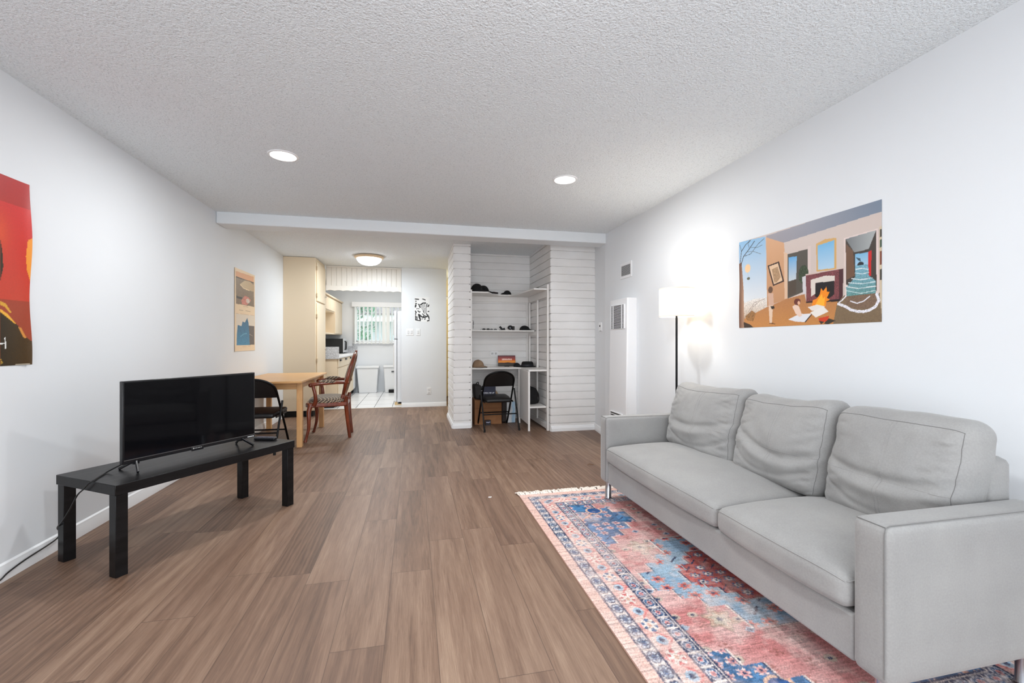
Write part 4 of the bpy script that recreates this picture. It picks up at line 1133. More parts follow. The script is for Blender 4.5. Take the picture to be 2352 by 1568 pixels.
# folding chairs (local: sitter faces +y)
M_VINYL = simple('black_vinyl', (20, 19, 21), .38, bump=(120, .06))
M_RUBBER = simple('black_rubber', (12, 12, 12), .8)
def folding_chair(label, loc, rz):
    c = thing('folding_chair', label, 'chair', loc, rz, 'black folding chairs')
    hw = .207
    # main frame: front feet, up and back into an arched top
    yf, yt, zt = .272, -.205, .758
    def P(t, x): return (x, yf+(yt-yf)*t, zt*t)
    path = [P(0.012, -hw), P(.3, -hw), P(.6, -hw*.985), P(.80, -hw*.97)]
    for k in range(1, 24):
        a = PI*k/24; path.append((-hw*.97*math.cos(a)*(1 if abs(math.cos(a)) > .98 else 1), *P(.80+.2*math.sin(a)**.75, 0)[1:]))
    path += [P(.80, hw*.97), P(.6, hw*.985), P(.3, hw), P(0.012, hw)]
    m = MB(); m.tube(path, .0115, 10); m.build('frame', M_BLACKMETAL, c)
    # backrest panel, slightly dished
    def bp(u, v):
        x = (2*u-1); t0, t1 = .735, .988
        wv = 1-.0*v
        t = t0+(t1-t0)*v
        q = max(0., (t-.80)/.2)**1.333; edge = math.sqrt(max(0., 1-q*q))
        xx = x*hw*.965*edge
        y, z = P(t, 0)[1:]
        return (xx, y-.018*(1-x*x)+.004, z)
    m = MB(); m.grid(bp, 20, 14)
    s0 = len(m.v); m.grid(lambda u, v: tuple(Vector(bp(u, v))+Vector((0, .007, .003))), 20, 14)
    m.build('backrest', M_VINYL, c, ang=60)
    m = MB()
    for x in (-.16, .16): m.lathe([(0, .003), (.006, .002), (.006, 0)], (x, P(.76, 0)[1]-.022, P(.76, 0)[2]), 10, 'y')
    rv = m.build('rivet', M_CHROME, c) if False else None
    # rear legs, pivoted on the frame above the seat
    zp = .50; tp = zp/zt; yp = P(tp, 0)[1]
    for sx in (-1, 1):
        x = sx*(hw+.022)
        m = MB(); m.tube([(x, -.272, .012), (x, yp+.012, zp+.02)], .0105, 10)
        lg = m.build('leg', M_BLACKMETAL, c)
        m = MB(); m.lathe([(.013, 0), (.0135, .02), (.0112, .035)], (x, -.276, 0), 12); m.build('rubber_foot', M_RUBBER, lg)
        m = MB(); m.tube([(sx*(hw-.006), yp, zp), (sx*(hw+.030), yp, zp)], .006, 8); m.build('pivot', M_CHROME, c)
        m = MB(); m.lathe([(.0135, 0), (.014, .02), (.0118, .035)], (sx*hw, yf+.001, 0), 12); m.build('rubber_foot', M_RUBBER, c)
    m = MB(); m.tube([P(.235, -hw), P(.235, hw)], .0085, 8); m.build('crossbar', M_BLACKMETAL, c)
    yr = -.272+(yp+.272)*.40
    m = MB(); m.tube([(-hw-.02, yr, .205), (hw+.02, yr, .205)], .0085, 8); m.build('crossbar', M_BLACKMETAL, c)
    # padded seat
    h = (hw-.014, .20, .024)
    def sf(p):
        q = rbox(p, h, .022)
        b = (1-abs(q.x/h[0])**3)*(1-abs(q.y/h[1])**3)
        q.z += .014*b if q.z > 0 else 0
        s = 1-.13*max(0, -q.y/h[1])
        return (q.x*s, q.y+.075, q.z+.380+.012*q.y/h[1])
    cube_pts(18, 18, 6, sf).build('seat', M_VINYL, c, ang=80)
    for sx in (-1, 1):
        m = MB(); m.bar((sx*(hw-.018), -.10, .358), (sx*(hw-.018), .24, .366), .012, .022); m.build('seat_rail', M_BLACKMETAL, c)
    return c
fa = folding_chair('black folding chair pulled up to the pine table behind the television', (-1.592, 5.165, 0), R(-2))
fb_ = folding_chair('black folding chair tucked into the desk of the brick alcove', (1.092, 5.825, 0), R(3))

# wooden armchair (local: sitter faces +y)
def wood_red():
    t = NT('mahogany_stain'); co = t.coord()
    f = t.noise(t.mapping(co, (18, 18, 4)), 1.0, 4, .6)
    t.set(Base_Color=t.ramp(f, [(.3, (92, 36, 18)), (.7, (138, 62, 32))]), Roughness=.28); t.b.inputs['Coat Weight'].default_value = .3
    return t.m
M_MAHOG = wood_red()
def lattice_mat():
    t = NT('lattice_upholstery'); co = t.coord('Object')
    s = t.n('ShaderNodeSeparateXYZ'); t.l(co, s.inputs[0]); x, y, z = s.outputs
    p = t.math('ADD', x, y); q = t.math('SUBTRACT', x, y)
    a = t.math('FRACT', t.math('MULTIPLY', t.math('ADD', p, t.math('MULTIPLY', z, 1.3)), 24))
    b = t.math('FRACT', t.math('MULTIPLY', t.math('SUBTRACT', q, t.math('MULTIPLY', z, 1.3)), 24))
    l = t.math('MAXIMUM', t.math('LESS_THAN', a, .22), t.math('LESS_THAN', b, .22))
    c = t.math('MAXIMUM', t.math('MULTIPLY', t.math('GREATER_THAN', a, .5), t.math('LESS_THAN', a, .58)), t.math('MULTIPLY', t.math('GREATER_THAN', b, .5), t.math('LESS_THAN', b, .58)))
    m1 = t.mix(l, (*lin((40, 40, 48)), 1), (*lin((186, 168, 140)), 1)); m2 = t.mix(t.math('MULTIPLY', c, .6), m1, (*lin((150, 116, 80)), 1))
    t.set(Base_Color=m2, Roughness=.85); t.b.inputs['Sheen Weight'].default_value = .2
    return t.m
M_LATT = lattice_mat()
M_BROWNFAB = simple('tan_brown_fabric', (128, 98, 70), .9, bump=(150, .2, .002), var=.12)
ac = thing('armchair', 'dark red wood armchair with oval back and lattice patterned seat', 'chair', (-1.0, 5.74, 0), R(93))
def bez(P, n=14):
    out = []
    for i in range(len(P)-1):
        Q = [Vector(P[max(0, min(len(P)-1, i+k))]) for k in (-1, 0, 1, 2)]
        for j in range(n):
            s = j/n
            out.append(.5*((2*Q[1])+(-Q[0]+Q[2])*s+(2*Q[0]-5*Q[1]+4*Q[2]-Q[3])*s*s+(-Q[0]+3*Q[1]-3*Q[2]+Q[3])*s**3))
    return out+[Vector(P[-1])]
def taper(rs, n):
    xs = np.linspace(0, 1, len(rs)); return [float(np.interp(i/(n-1), xs, rs)) for i in range(n)]
for sx in (-1, 1):
    p = bez([(sx*.300, .222, 0), (sx*.296, .210, .05), (sx*.290, .188, .15), (sx*.286, .186, .26), (sx*.276, .188, .34), (sx*.262, .172, .412)])
    m = MB(); m.tube(p, taper([.018, .015, .018, .022, .026, .027], len(p)), 12); m.ell((sx*.300, .224, .010), (.018, .021, .010), 12, 8)
    m.build('leg', M_MAHOG, ac)
    p = bez([(sx*.158, -.245, 0), (sx*.165, -.222, .20), (sx*.185, -.205, .42), (sx*.20, -.215, .50)])
    m = MB(); m.tube(p, taper([.018, .021, .026, .020], len(p)), 10); m.build('leg', M_MAHOG, ac)
# seat rail and cushion
def outline(k=1.):
    pts = []
    for x, y in ((-.21, -.225), (.21, -.225), (.292, .188), (.21, .232), (0, .248), (-.21, .232), (-.292, .188)): pts.append((x*k, y*k+.002))
    return pts
m = MB(); m.prism(outline(), .385, .435); m.build('seat_rail', M_MAHOG, ac, bevel=.012, seg=3)
def seatc(u, v):
    a = 2*PI*u; r = math.sin(v*PI/2)
    x = math.copysign(abs(math.cos(a))**.62, math.cos(a)); y = math.copysign(abs(math.sin(a))**.62, math.sin(a))
    w = .252-.045*(-y if y < 0 else 0)
    return (x*w*r, y*.212*r+.006, .434+.072*math.cos(v*PI/2)**.55 if v < 1 else .432)
m = MB(); m.grid(seatc, 48, 16); m.build('seat_cushion', M_LATT, ac, ang=80)
# oval back, leaning
M_back = Matrix.Translation((0, -.232, .742)) @ Matrix.Rotation(R(15), 4, 'X')
ring = [(.235*math.cos(2*PI*k/48), 0, .275*math.sin(2*PI*k/48)) for k in range(48)]
m = MB(); m.tube(ring, .021, 10, closed=True); m.ell((0, 0, .292), (.05, .016, .022), 16, 8); m.xf(M_back)
m.build('back_frame', M_MAHOG, ac)
m = MB(); m.tube(bez([(-.13, 0, -.235), (-.15, .0, -.30), (-.17, .01, -.36)]), .020, 10); m.xf(M_back); m.build('back_post', M_MAHOG, ac)
m = MB(); m.tube(bez([(.13, 0, -.235), (.15, .0, -.30), (.17, .01, -.36)]), .020, 10); m.xf(M_back); m.build('back_post', M_MAHOG, ac)
def pad(sgn, th):
    def f(u, v):
        a = 2*PI*u; r = v
        return (.220*r*math.cos(a), sgn*th*(1-r**3.0), .258*r*math.sin(a))
    return f
m = MB(); m.grid(pad(1, .045), 40, 10); m.xf(M_back); m.build('back_pad', M_LATT, ac)
m = MB(); m.grid(pad(-1, .030), 40, 10); m.xf(M_back); m.build('back_panel', M_BROWNFAB, ac)
for sx in (-1, 1):
    p = bez([(sx*.215, -.235, .665), (sx*.262, -.10, .668), (sx*.283, .02, .664), (sx*.290, .11, .658), (sx*.288, .165, .648)])
    m = MB(); m.tube(p, taper([.018, .019, .020, .021, .024], len(p)), 12); m.ell((sx*.288, .168, .646), (.026, .024, .024), 14, 10)
    arm = m.build('armrest', M_MAHOG, ac)
    m = MB(); m.ell((sx*.276, -.01, .684), (.028, .095, .024), 18, 12); m.build('arm_pad', M_LATT, arm)
    p = bez([(sx*.272, .135, .41), (sx*.285, .115, .47), (sx*.294, .120, .55), (sx*.290, .135, .61), (sx*.288, .140, .645)])
    m = MB(); m.tube(p, taper([.026, .022, .019, .019, .022], len(p)), 12); m.build('arm_support', M_MAHOG, ac)

# dome ceiling light and its added copy
DOME, DOME_ADDED = (-.655, 6.98), (.30, 1.25)
t = NT('lit_opal_glass')
em_ = t.n('ShaderNodeEmission'); em_.inputs[0].default_value = (*lin((248, 250, 255)), 1); em_.inputs[1].default_value = 9.0
tp_ = t.n('ShaderNodeBsdfTransparent'); mx = t.n('ShaderNodeMixShader'); mx.inputs[0].default_value = .5
t.l(em_.outputs[0], mx.inputs[1]); t.l(tp_.outputs[0], mx.inputs[2]); t.l(mx.outputs[0], t.out.inputs[0])
M_OPAL = t.m
dl = thing('dome_ceiling_light', 'lit round glass dome light with cream rim on the dining ceiling', 'ceiling light', (*DOME, HC))
m = MB(); m.lathe([(.0, -.002), (.19, -.002), (.212, -.010), (.216, -.022), (.205, -.036), (.180, -.044), (.172, -.040)], seg=56, close_ends=False); m.build('rim', simple('cream_rim', (232, 206, 172), .4), dl)
m = MB(); m.lathe([(.182, -.040), (.174, -.066), (.152, -.096), (.116, -.120), (.066, -.135), (.0, -.140)], seg=56, close_ends=False)
m.build('glass_dome', M_OPAL, dl)
d2 = copy_tree(dl); d2.location = (*DOME_ADDED, HC); d2['label'] = 'added unseen dome fill light on the living room ceiling above the camera'  # copy added out of frame to brighten the living end

# ------------------------------------------------------------ kitchen
pc = thing('pantry_cabinet', 'floor to ceiling cream pantry cabinet beside the kitchen opening', 'cabinet', (XL, 7.25, 0))
m = MB(); m.box(0, .455, 0, .72, .095, HC-.005); m.build('body', M_CREAM, pc, bevel=.003)
m = MB(); m.box(.0, .40, .05, .72, 0, .095); m.build('toe_kick', M_DARKGAP, pc, smooth=False)
M_HINGE = simple('painted_hinge', (206, 186, 156), .45)
for z0, z1 in ((1.775, 2.37), (.11, 1.745)):
    m = MB(); m.box(.456, .474, .05, .69, z0, z1); dr = m.build('door', M_CREAM, pc, bevel=.004)
    for zz in ((z0+.09, z1-.09) if z1 > 2 else (z0+.2, .86, z1-.2)):
        m = MB(); m.box(.462, .480, .028, .052, zz-.03, zz+.03); m.build('hinge', M_HINGE, dr, bevel=.002)
    m = MB(); zk = z0+.12 if z1 > 2 else 1.02; m.lathe([(.004, 0), (.006, .012), (.013, .018), (.013, .026), (0, .029)], (.474, .635, zk), 14, 'x'); m.build('knob', M_CHROME, dr)

va = thing('kitchen_valance', 'white beadboard valance with scalloped lower edge over the kitchen opening', 'valance', (-1.445, YB, 0))
M_VAL = simple('warm_white_board', (228, 224, 217), .45)
vw = 1.445-.208-.001
m = MB(); m.box(0, vw, .012, .030, 2.09, HC-.006); m.build('backboard', M_VAL, va, smooth=False)
m = MB()
nb = 15
for i in range(nb):
    x0 = i*vw/nb; m.box(x0+.004, x0+vw/nb-.004, .002, .016, 2.10, HC-.03)
m.build('beadboard', M_VAL, va, bevel=.004)
m = MB(); m.box(0, vw, -.004, .02, HC-.03, HC-.004); m.build('top_rail', M_VAL, va, bevel=.003)
pts = [(0, 2.105)]
k = 90
pts = [(i*vw/k, 2.012+.012*abs(math.sin(PI*i/k*9))) for i in range(k+1)]
m = MB(); vs = []
for y in (-.008, .02):
    vs += [(x, y, z) for x, z in pts]+[(x, y, 2.10) for x, z in pts]
n = k+1
fs = []
for i in range(k):
    fs += [(i, i+1, n+i+1, n+i), (2*n+i, 3*n+i, 3*n+i+1, 2*n+i+1), (i, 2*n+i, 2*n+i+1, i+1), (n+i, n+i+1, 3*n+i+1, 3*n+i)]
m.add(vs, fs); m.build('scalloped_board', M_VAL, va, ang=30)

M_GRANITE = None
t = NT('speckled_laminate'); co_ = t.coord()
f = t.noise(co_, 90, 3, .7)
t.set(Base_Color=t.ramp(f, [(.35, (140, 142, 146)), (.5, (188, 190, 194)), (.65, (214, 215, 218))]), Roughness=.35); M_GRANITE = t.m
bc_ = thing('base_cabinet', 'cream base cabinet run under the kitchen counter', 'cabinet', (XL, 8.10, 0))
m = MB(); m.box(.004, .63, 0, 1.98, .10, .858); m.build('body', M_CREAM, bc_, bevel=.002)
m = MB(); m.box(.004, .57, .02, 1.98, .006, .10); m.build('toe_kick', M_DARKGAP, bc_, smooth=False)
yy = [.03, .68, 1.33, 1.96]
for a, b in zip(yy[:-1], yy[1:]):
    m = MB(); m.box(.631, .649, a+.006, b-.006, .70, .845); d_ = m.build('drawer', M_CREAM, bc_, bevel=.003)
    m = MB(); c_ = (a+b)/2-.12; m.box(.649, .668, c_-.07, c_+.07, .806, .836); m.build('pull', M_BLACKMETAL, d_, bevel=.004)
    m = MB(); m.box(.631, .649, a+.006, b-.006, .12, .685); d_ = m.build('door', M_CREAM, bc_, bevel=.003)
dw = thing('dishwasher', 'white dishwasher at the far end of the kitchen counter', 'dishwasher', (XL, 10.09, 0))
m = MB(); m.box(.004, .625, 0, .54, .10, .857); m.build('body', M_ENAMEL, dw, bevel=.003)
m = MB(); m.box(.626, .652, .008, .532, .13, .70); m.build('door', M_ENAMEL, dw, bevel=.004)
m = MB(); m.box(.626, .656, .008, .532, .71, .85); m.build('control_panel', simple('grey_panel', (196, 198, 200), .35), dw, bevel=.004)
m = MB(); m.box(0, .58, .01, .53, 0.006, .10); m.build('toe_kick', M_DARKGAP, dw, smooth=False)
ct = thing('countertop', 'pale speckled kitchen counter with upstands at both ends', 'countertop', (XL, 8.085, .86))
m = MB(); m.box(.004, .668, 0, 2.56, 0, .038); m.build('slab', simple('white_laminate', (236, 237, 238), .3), ct, bevel=.004)
m = MB(); m.box(.004, .665, -.016, 0, -.01, .200); m.build('end_splash', M_GRANITE, ct, bevel=.003)
m = MB(); m.box(.004, .665, 2.54, 2.558, .0385, .19); m.build('back_splash', M_GRANITE, ct, bevel=.003)
m = MB(); m.box(.004, .018, .001, 2.54, .0385, .19); m.build('side_splash', M_GRANITE, ct, bevel=.003)
uc = thing('upper_cabinet', 'cream wall cabinets with an open niche above the kitchen counter', 'cabinet', (XL, 8.25, 0))
m = MB(); m.box(0, .318, 1.47, 2.395, 1.30, 2.02); m.build('tall_cupboard', M_CREAM, uc, bevel=.003)
m = MB(); m.box(0, .318, 0, 1.47, 1.745, 2.02); m.build('short_cupboard', M_CREAM, uc, bevel=.003)
m = MB(); m.box(0, .318, 0, 1.47, 1.30, 1.325); m.build('niche_shelf', M_CREAM, uc, bevel=.003)
m = MB(); m.box(0, .318, 0, .02, 1.325, 1.745); m.build('niche_side', M_CREAM, uc, bevel=.002)
for a, b, c_, d_ in ((1.48, 1.93, 1.32, 2.0), (1.94, 2.385, 1.32, 2.0), (.01, .49, 1.765, 2.0), (.50, .97, 1.765, 2.0), (.98, 1.46, 1.765, 2.0)):
    m = MB(); m.box(.319, .335, a, b, c_, d_); m.build('door', M_CREAM, uc, bevel=.003)
m = MB(); m.box(-.0, .36, -.01, 2.395, 2.021, 2.05); m.build('cornice', M_CREAM, uc, bevel=.004)
mw = thing('microwave', 'black and silver microwave oven at the far end of the counter', 'microwave', (-1.865, 9.93, .9))
m = MB(); m.box(0, .40, 0, .62, .022, .315); m.build('casing', simple('microwave_black', (14, 14, 15), .35), mw, bevel=.004)
m = MB(); m.box(.401, .418, 0, .62, .022, .315); fr = m.build('front', simple('microwave_silver', (206, 207, 210), .3, .4), mw, bevel=.004)
m = MB(); m.box(.418, .422, .16, .46, .07, .27); m.build('window', simple('oven_window', (16, 16, 18), .12), fr, bevel=.003)
m = MB(); m.tube([(.421, .10, .075), (.450, .10, .10), (.452, .10, .24), (.421, .10, .265)], .011, 8); m.build('handle', M_BLACKMETAL, fr)
for x in (.05, .35):
    for y in (.05, .57):
        m = MB(); m.lathe([(.016, 0), (.016, .022)], (x, y, -.0005), 12); m.build('foot', M_RUBBER, mw)

fg = thing('refrigerator', 'tall white refrigerator seen edge on inside the kitchen opening', 'refrigerator', (-.345, 8.26, 0.006))
m = MB(); m.box(.055, .66, 0, .72, .05, 1.70); m.build('body', M_ENAMEL, fg, bevel=.008, seg=3)
m = MB(); m.box(0, .048, -.004, .724, .62 if False else .07, 1.185); d1 = m.build('door', M_ENAMEL, fg, bevel=.01, seg=3)
m = MB(); m.box(0, .048, -.004, .724, 1.195, 1.70); d2 = m.build('freezer_door', M_ENAMEL, fg, bevel=.01, seg=3)
m = MB(); m.box(.0, .064, -.006, .022, 1.184, 1.196); m.build('hinge', simple('hinge_grey', (120, 120, 122), .4), fg, bevel=.002)
m = MB(); m.box(.01, .08, .0, .05, 1.70, 1.715); m.build('top_hinge', simple('hinge_cover', (214, 214, 214), .4), fg, bevel=.003)
m = MB(); m.box(.075, .65, .012, .7, 0.003, .05); m.build('plinth', M_DARKGAP, fg, smooth=False)
m = MB(); m.box(.012, .06, .0, .03, .0, .052); m.box(.03, .62, -.004, .008, .0, .018); m.build('foot_bracket', simple('brass_bracket', (196, 166, 118), .4, .6), fg, bevel=.002)
for o_, z0, z1 in ((d1, .62, 1.1), (d2, 1.26, 1.6)):
    m = MB(); m.tube([(0, .66, z0), (-.035, .66, z0+.03), (-.035, .66, z1-.03), (0, .66, z1)], .010, 8); m.build('handle', M_PLASTIC_W, o_)

def bin_body(w0, w1, d0, d1, h):
    m = MB(); vs = []
    for z, k in ((0, 0), (h, 1)):
        w = w0+(w1-w0)*k; d = d0+(d1-d0)*k
        vs += [(-w/2, -d/2, z), (w/2, -d/2, z), (w/2, d/2, z), (-w/2, d/2, z)]
    m.add(vs, [(3, 2, 1, 0), (4, 5, 6, 7)]+[(i, (i+1) % 4, 4+(i+1) % 4, 4+i) for i in range(4)]); return m
M_BIN = simple('white_bin_plastic', (228, 230, 232), .35)
b1 = thing('trash_bin', 'white tapered trash bin with overhanging lid below the kitchen window', 'bin', (-1.0, 10.44, .006))
bin_body(.38, .455, .24, .30, .55).build('body', M_BIN, b1, bevel=.02, seg=3)
m = MB(); m.box(-.245, .245, -.165, .165, .55, .60); m.build('lid', M_BIN, b1, bevel=.014, seg=3)
b2 = thing('trash_bin', 'white pedal bin with dark foot pedal half hidden by the refrigerator', 'bin', (-.455, 10.42, .006))
bin_body(.34, .40, .24, .30, .56).build('body', M_BIN, b2, bevel=.02, seg=3)
m = MB(); m.box(-.21, .21, -.165, .165, .56, .61); m.build('lid', M_BIN, b2, bevel=.014, seg=3)
m = MB(); m.box(-.09, .05, -.175, -.11, .006, .075); m.build('pedal', M_BLACKMETAL, b2, bevel=.006)
m = MB(); m.box(-.03, .05, -.165, -.145, .46, .49); m.build('badge', simple('bin_badge', (84, 86, 90), .4), b2, bevel=.003)
# ------------------------------------------------------------ built-in shelving in the brick alcove
M_SHELF = simple('white_shelf_paint', (232, 230, 227), .45, bump=(30, .04))
AX0, AX1, AY = .745, 1.704, 6.444
un = thing('built_in_shelving', 'white painted shelf and desk unit built into the brick alcove', 'shelving', (0, 0, 0))
# L-shaped upper shelf
m = MB(); m.prism([(AX0, AY), (AX0, 6.0), (1.005, 6.0), (1.10, 6.22), (1.20, 6.31), (1.38, 6.31), (1.46, 6.05), (1.505, 5.47), (AX1-.006, 5.47), (AX1-.006, AY)][::-1][::-1], 1.815, 1.835)
tsh = m.build('top_shelf', M_SHELF, un, bevel=.002)
m = MB(); m.box(AX0, AX1-.02, AY-.022, AY-.001, 1.735, 1.814); m.build('ledger', M_SHELF, tsh, bevel=.002)
m = MB(); m.box(AX1-.026, AX1-.004, 5.49, AY-.024, 1.725, 1.814); m.build('ledger', M_SHELF, tsh, bevel=.002)
m = MB(); m.box(AX0, AX0+.020, 5.99, AY-.024, 1.735, 1.814); m.build('ledger', M_SHELF, tsh, bevel=.002)
m = MB(); m.box(AX0, AX1-.004, 6.14, AY, 1.292, 1.312); msh = m.build('middle_shelf', M_SHELF, un, bevel=.002)
m = MB(); m.box(AX0, AX1-.02, AY-.02, AY-.001, 1.245, 1.291); m.build('ledger', M_SHELF, msh, bevel=.002)
m = MB(); m.box(AX1-.024, AX1-.004, 6.0, AY-.021, 1.235, 1.291); m.build('ledger', M_SHELF, msh, bevel=.002)
m = MB(); m.prism([(AX0, 6.04), (1.475, 6.04), (1.435, 5.47), (AX1-.006, 5.47), (AX1-.006, AY), (AX0, AY)], .765, .787)
m.build('desktop', M_SHELF, un, bevel=.002)
m = MB(); m.prism([(1.432, 5.49), (1.450, 5.49), (1.472, 6.06), (1.454, 6.06)], .085, .764); sp = m.build('side_panel', M_SHELF, un, bevel=.002)
m = MB(); m.box(1.430, 1.456, 5.472, 5.488, 0, .764); m.build('post', M_SHELF, un, bevel=.002)
m = MB(); m.box(1.446, 1.472, 6.062, 6.086, 0, .764); m.build('post', M_SHELF, un, bevel=.002)
m = MB(); m.box(1.452, AX1-.028, 5.485, 6.05, .292, .312); m.build('cubby_shelf', M_SHELF, un, bevel=.002)
m = MB(); m.box(AX1-.024, AX1-.004, 5.51, 6.42, .235, .291); m.build('ledger', M_SHELF, un, bevel=.002)
m = MB(); m.box(AX1-.024, AX1-.004, 5.51, 6.42, .02, .075); m.build('ledger', M_SHELF, un, bevel=.002)
for y, z0, z1 in ((5.452, 0, 1.885), (5.93, .788, 1.724), (6.36, .788, 1.724), (5.95, .08, .764)):
    m = MB(); w_ = .045 if y < 5.5 else .05
    m.box(AX1-.0265, AX1-.003, y, y+w_, z0, z1); m.build('upright', M_SHELF, un, bevel=.002)
m = MB(); m.box(AX1-.052, AX1-.027, AY-.022, AY-.001, .788, 1.734); m.build('upright', M_SHELF, un, bevel=.002)
m = MB(); m.box(AX0-.002, AX0+.018, 5.885, 5.935, 0, 1.845); m.build('upright', M_SHELF, un, bevel=.002)

# caps and small things on the boards
M_BLKCLOTH = simple('black_cloth', (14, 14, 16), .9, bump=(140, .2))
M_TANCLOTH = simple('tan_cloth', (150, 124, 100), .9, bump=(140, .2))
def cap(label, loc, rz, mat, s=1., squash=1., brim=True, group=None):
    c = thing('baseball_cap', label, 'cap', loc, rz, group)
    m = MB()
    def f(u, v):
        a = 2*PI*u; t = v*PI/2
        r = math.cos(t)**.8*(1+.03*math.cos(6*a)*math.cos(t))
        return (.088*s*r*math.cos(a), .098*s*r*math.sin(a), .115*s*squash*math.sin(t)+.004*math.sin(a*3)*v)
    m.grid(f, 30, 12); m.ell((0, 0, .115*s*squash), (.008, .008, .005), 8, 6); m.build('crown', mat, c, ang=80)
    if brim:
        m = MB()
        def g(u, v):
            a = -PI*.86+PI*.72*u; r0, r1 = .088*s, .165*s
            r = r0+(r1-r0)*v*math.sin(PI*(.12+.76*u))
            x = r*math.cos(a)*1.0; y = r*math.sin(a)
            return (x, y, .012-.016*v*v+.016*(1-abs(2*u-1)**2)*1.0)
        m.grid(g, 22, 6); s0 = len(m.v); m.grid(lambda u, v: tuple(Vector(g(u, v))-Vector((0, 0, .0035))), 22, 6)
        m.build('brim', mat, c, ang=60)
    return c
cap('black cap at the left end of the top alcove shelf', (.862, 6.13, 1.8355), R(60), M_BLKCLOTH, .92, 1.12, True)
cap('black cap lying against the left one on the top alcove shelf', (.968, 6.24, 1.8355), R(55), M_BLKCLOTH, .9, 1.05)
tan = cap('tan baseball cap on the left end of the alcove desk', (.885, 6.16, .7875), R(28), M_TANCLOTH, .92, .98)
# dark strap hanging over the curved front of the top shelf
m = MB(); pts = [(1.085, 6.30, 1.842), (1.12, 6.275, 1.850), (1.16, 6.262, 1.842), (1.178, 6.245, 1.838)]
m.tube(bez(pts, 8), [.016]*(8*3+1), 8); m.v = [(x, y, 1.8365+max(0, (z-1.828)*.8)) for x, y, z in m.v]
tag(m.build('leather_strap', simple('dark_leather', (34, 22, 20), .5)), 'dark brown leather strap on the curve of the top alcove shelf', 'strap')
def glasses(label, loc, rz, s=1., gmat=M_BLKCLOTH, lens=(16, 16, 18)):
    g = thing('sunglasses', label, 'sunglasses', loc, rz)
    m = MB()
    for sx in (-1, 1):
        ring = [(sx*.034*s+.027*s*math.cos(2*PI*k/20), -.003, .021*s+.019*s*math.sin(2*PI*k/20)) for k in range(20)]
        m.tube(ring, .003*s, 6, closed=True)
    m.tube([(-.010*s, -.003, .026*s), (.010*s, -.003, .026*s)], .0025*s, 6)
    m.build('rim', gmat, g)
    for sx in (-1, 1):
        m = MB(); m.lathe([(0, .0), (.026*s, .0), (.026*s, .0015)], (sx*.034*s, -.002, .021*s), 20, 'y'); m.build('lens', simple('smoked_lens', lens, .35), g)
        m = MB(); m.tube([(sx*.061*s, 0, .026*s), (sx*.062*s, .07*s, .024*s), (sx*.055*s, .12*s, .004)], .0025*s, 6); m.build('temple', gmat, g)
    g.scale = (1, 1, .55)
    return g
glasses('black sunglasses at the left end of the middle alcove shelf', (1.005, 6.22, 1.3135), R(8), .92)
glasses('black sunglasses second from the left on the middle alcove shelf', (1.115, 6.23, 1.3135), R(-10), .80)
# belt: rolled coil with loose end
bt = thing('rolled_belt', 'rolled black belt with round buckle on the middle alcove shelf', 'belt', (1.365, 6.25, 1.3135))
m = MB()
sp_ = [(.0 + (.018+.018*k/70)*math.cos(.32*k), 0, .036+(.018+.0165*k/70)*math.sin(.32*k)) for k in range(71)]
n0 = len(sp_); vs = []
for x, y, z in sp_: vs += [(x, -.022, z), (x, .022, z)]
m.add(vs, [(2*i, 2*i+1, 2*i+3, 2*i+2) for i in range(n0-1)])
o_ = m.build('coil', simple('black_leather', (14, 14, 15), .45), bt); o_.modifiers.new('t', 'SOLIDIFY').thickness = .004
m = MB(); m.lathe([(0, -.024), (.021, -.024), (.024, -.021), (.024, -.012)], (0, 0, .036), 24, 'y', False); m.build('buckle', simple('grey_buckle', (128, 130, 134), .35, .8), bt)
m = MB(); m.box(.03, .062, -.02, .02, .001, .058); m.build('loop', simple('black_leather_flat', (16, 16, 17), .5), bt, bevel=.006)
pb = thing('phone_stand', 'small black folding stand beside the rolled belt', 'stand', (1.245, 6.25, 1.3135))
m = MB(); m.box(-.04, .04, -.03, .03, 0, .006); m.build('base', M_BLACKMETAL, pb, bevel=.002)
m = MB(); m.bar((-.035, .0, .052), (.005, .0, .006), .03, .005, (0, 1, 0)); m.build('arm', M_BLACKMETAL, pb, bevel=.001)
m = MB(); m.bar((.042, .0, .022), (.0, .0, .006), .03, .008, (0, 1, 0)); m.build('strut', M_BLACKMETAL, pb, bevel=.001)
cap('black cap at the right end of the middle alcove shelf', (1.585, 6.27, 1.3135), R(150), M_BLKCLOTH, .86, .66)
# top shelf, middle: black visor cap and clear glasses; tiny case on the right arm
cap('flattened black cap in the middle of the top alcove shelf', (1.345, 6.365, 1.8355), R(-70), M_BLKCLOTH, .62, .85)
glasses('clear framed glasses right of the flattened black cap', (1.50, 6.36, 1.8365), R(15), .75, simple('clear_frame', (150, 140, 132), .2), (170, 166, 160))
m = MB(); m.ell((1.588, 5.62, 1.8475), (.030, .05, .0115), 18, 10)
tag(m.build('small_case', M_BLKCLOTH), 'tiny black case on the right arm of the top alcove shelf', 'case')
# keys on the left upright
kh = thing('hanging_keys', 'dark keys hanging on the left upright above the middle shelf', 'keys', (.7715, 5.91, 1.42))
m = MB(); m.tube([(0, 0, .01), (.012, 0, .008), (.012, 0, -.004)], .0025, 6); m.build('hook', M_BLACKMETAL, kh)
m = MB(); m.box(.008, .014, -.012, .012, -.05, -.004); m.box(.007, .012, -.006, .010, -.095, -.052); m.build('key', simple('dark_key', (40, 38, 40), .4, .7), kh, bevel=.002)

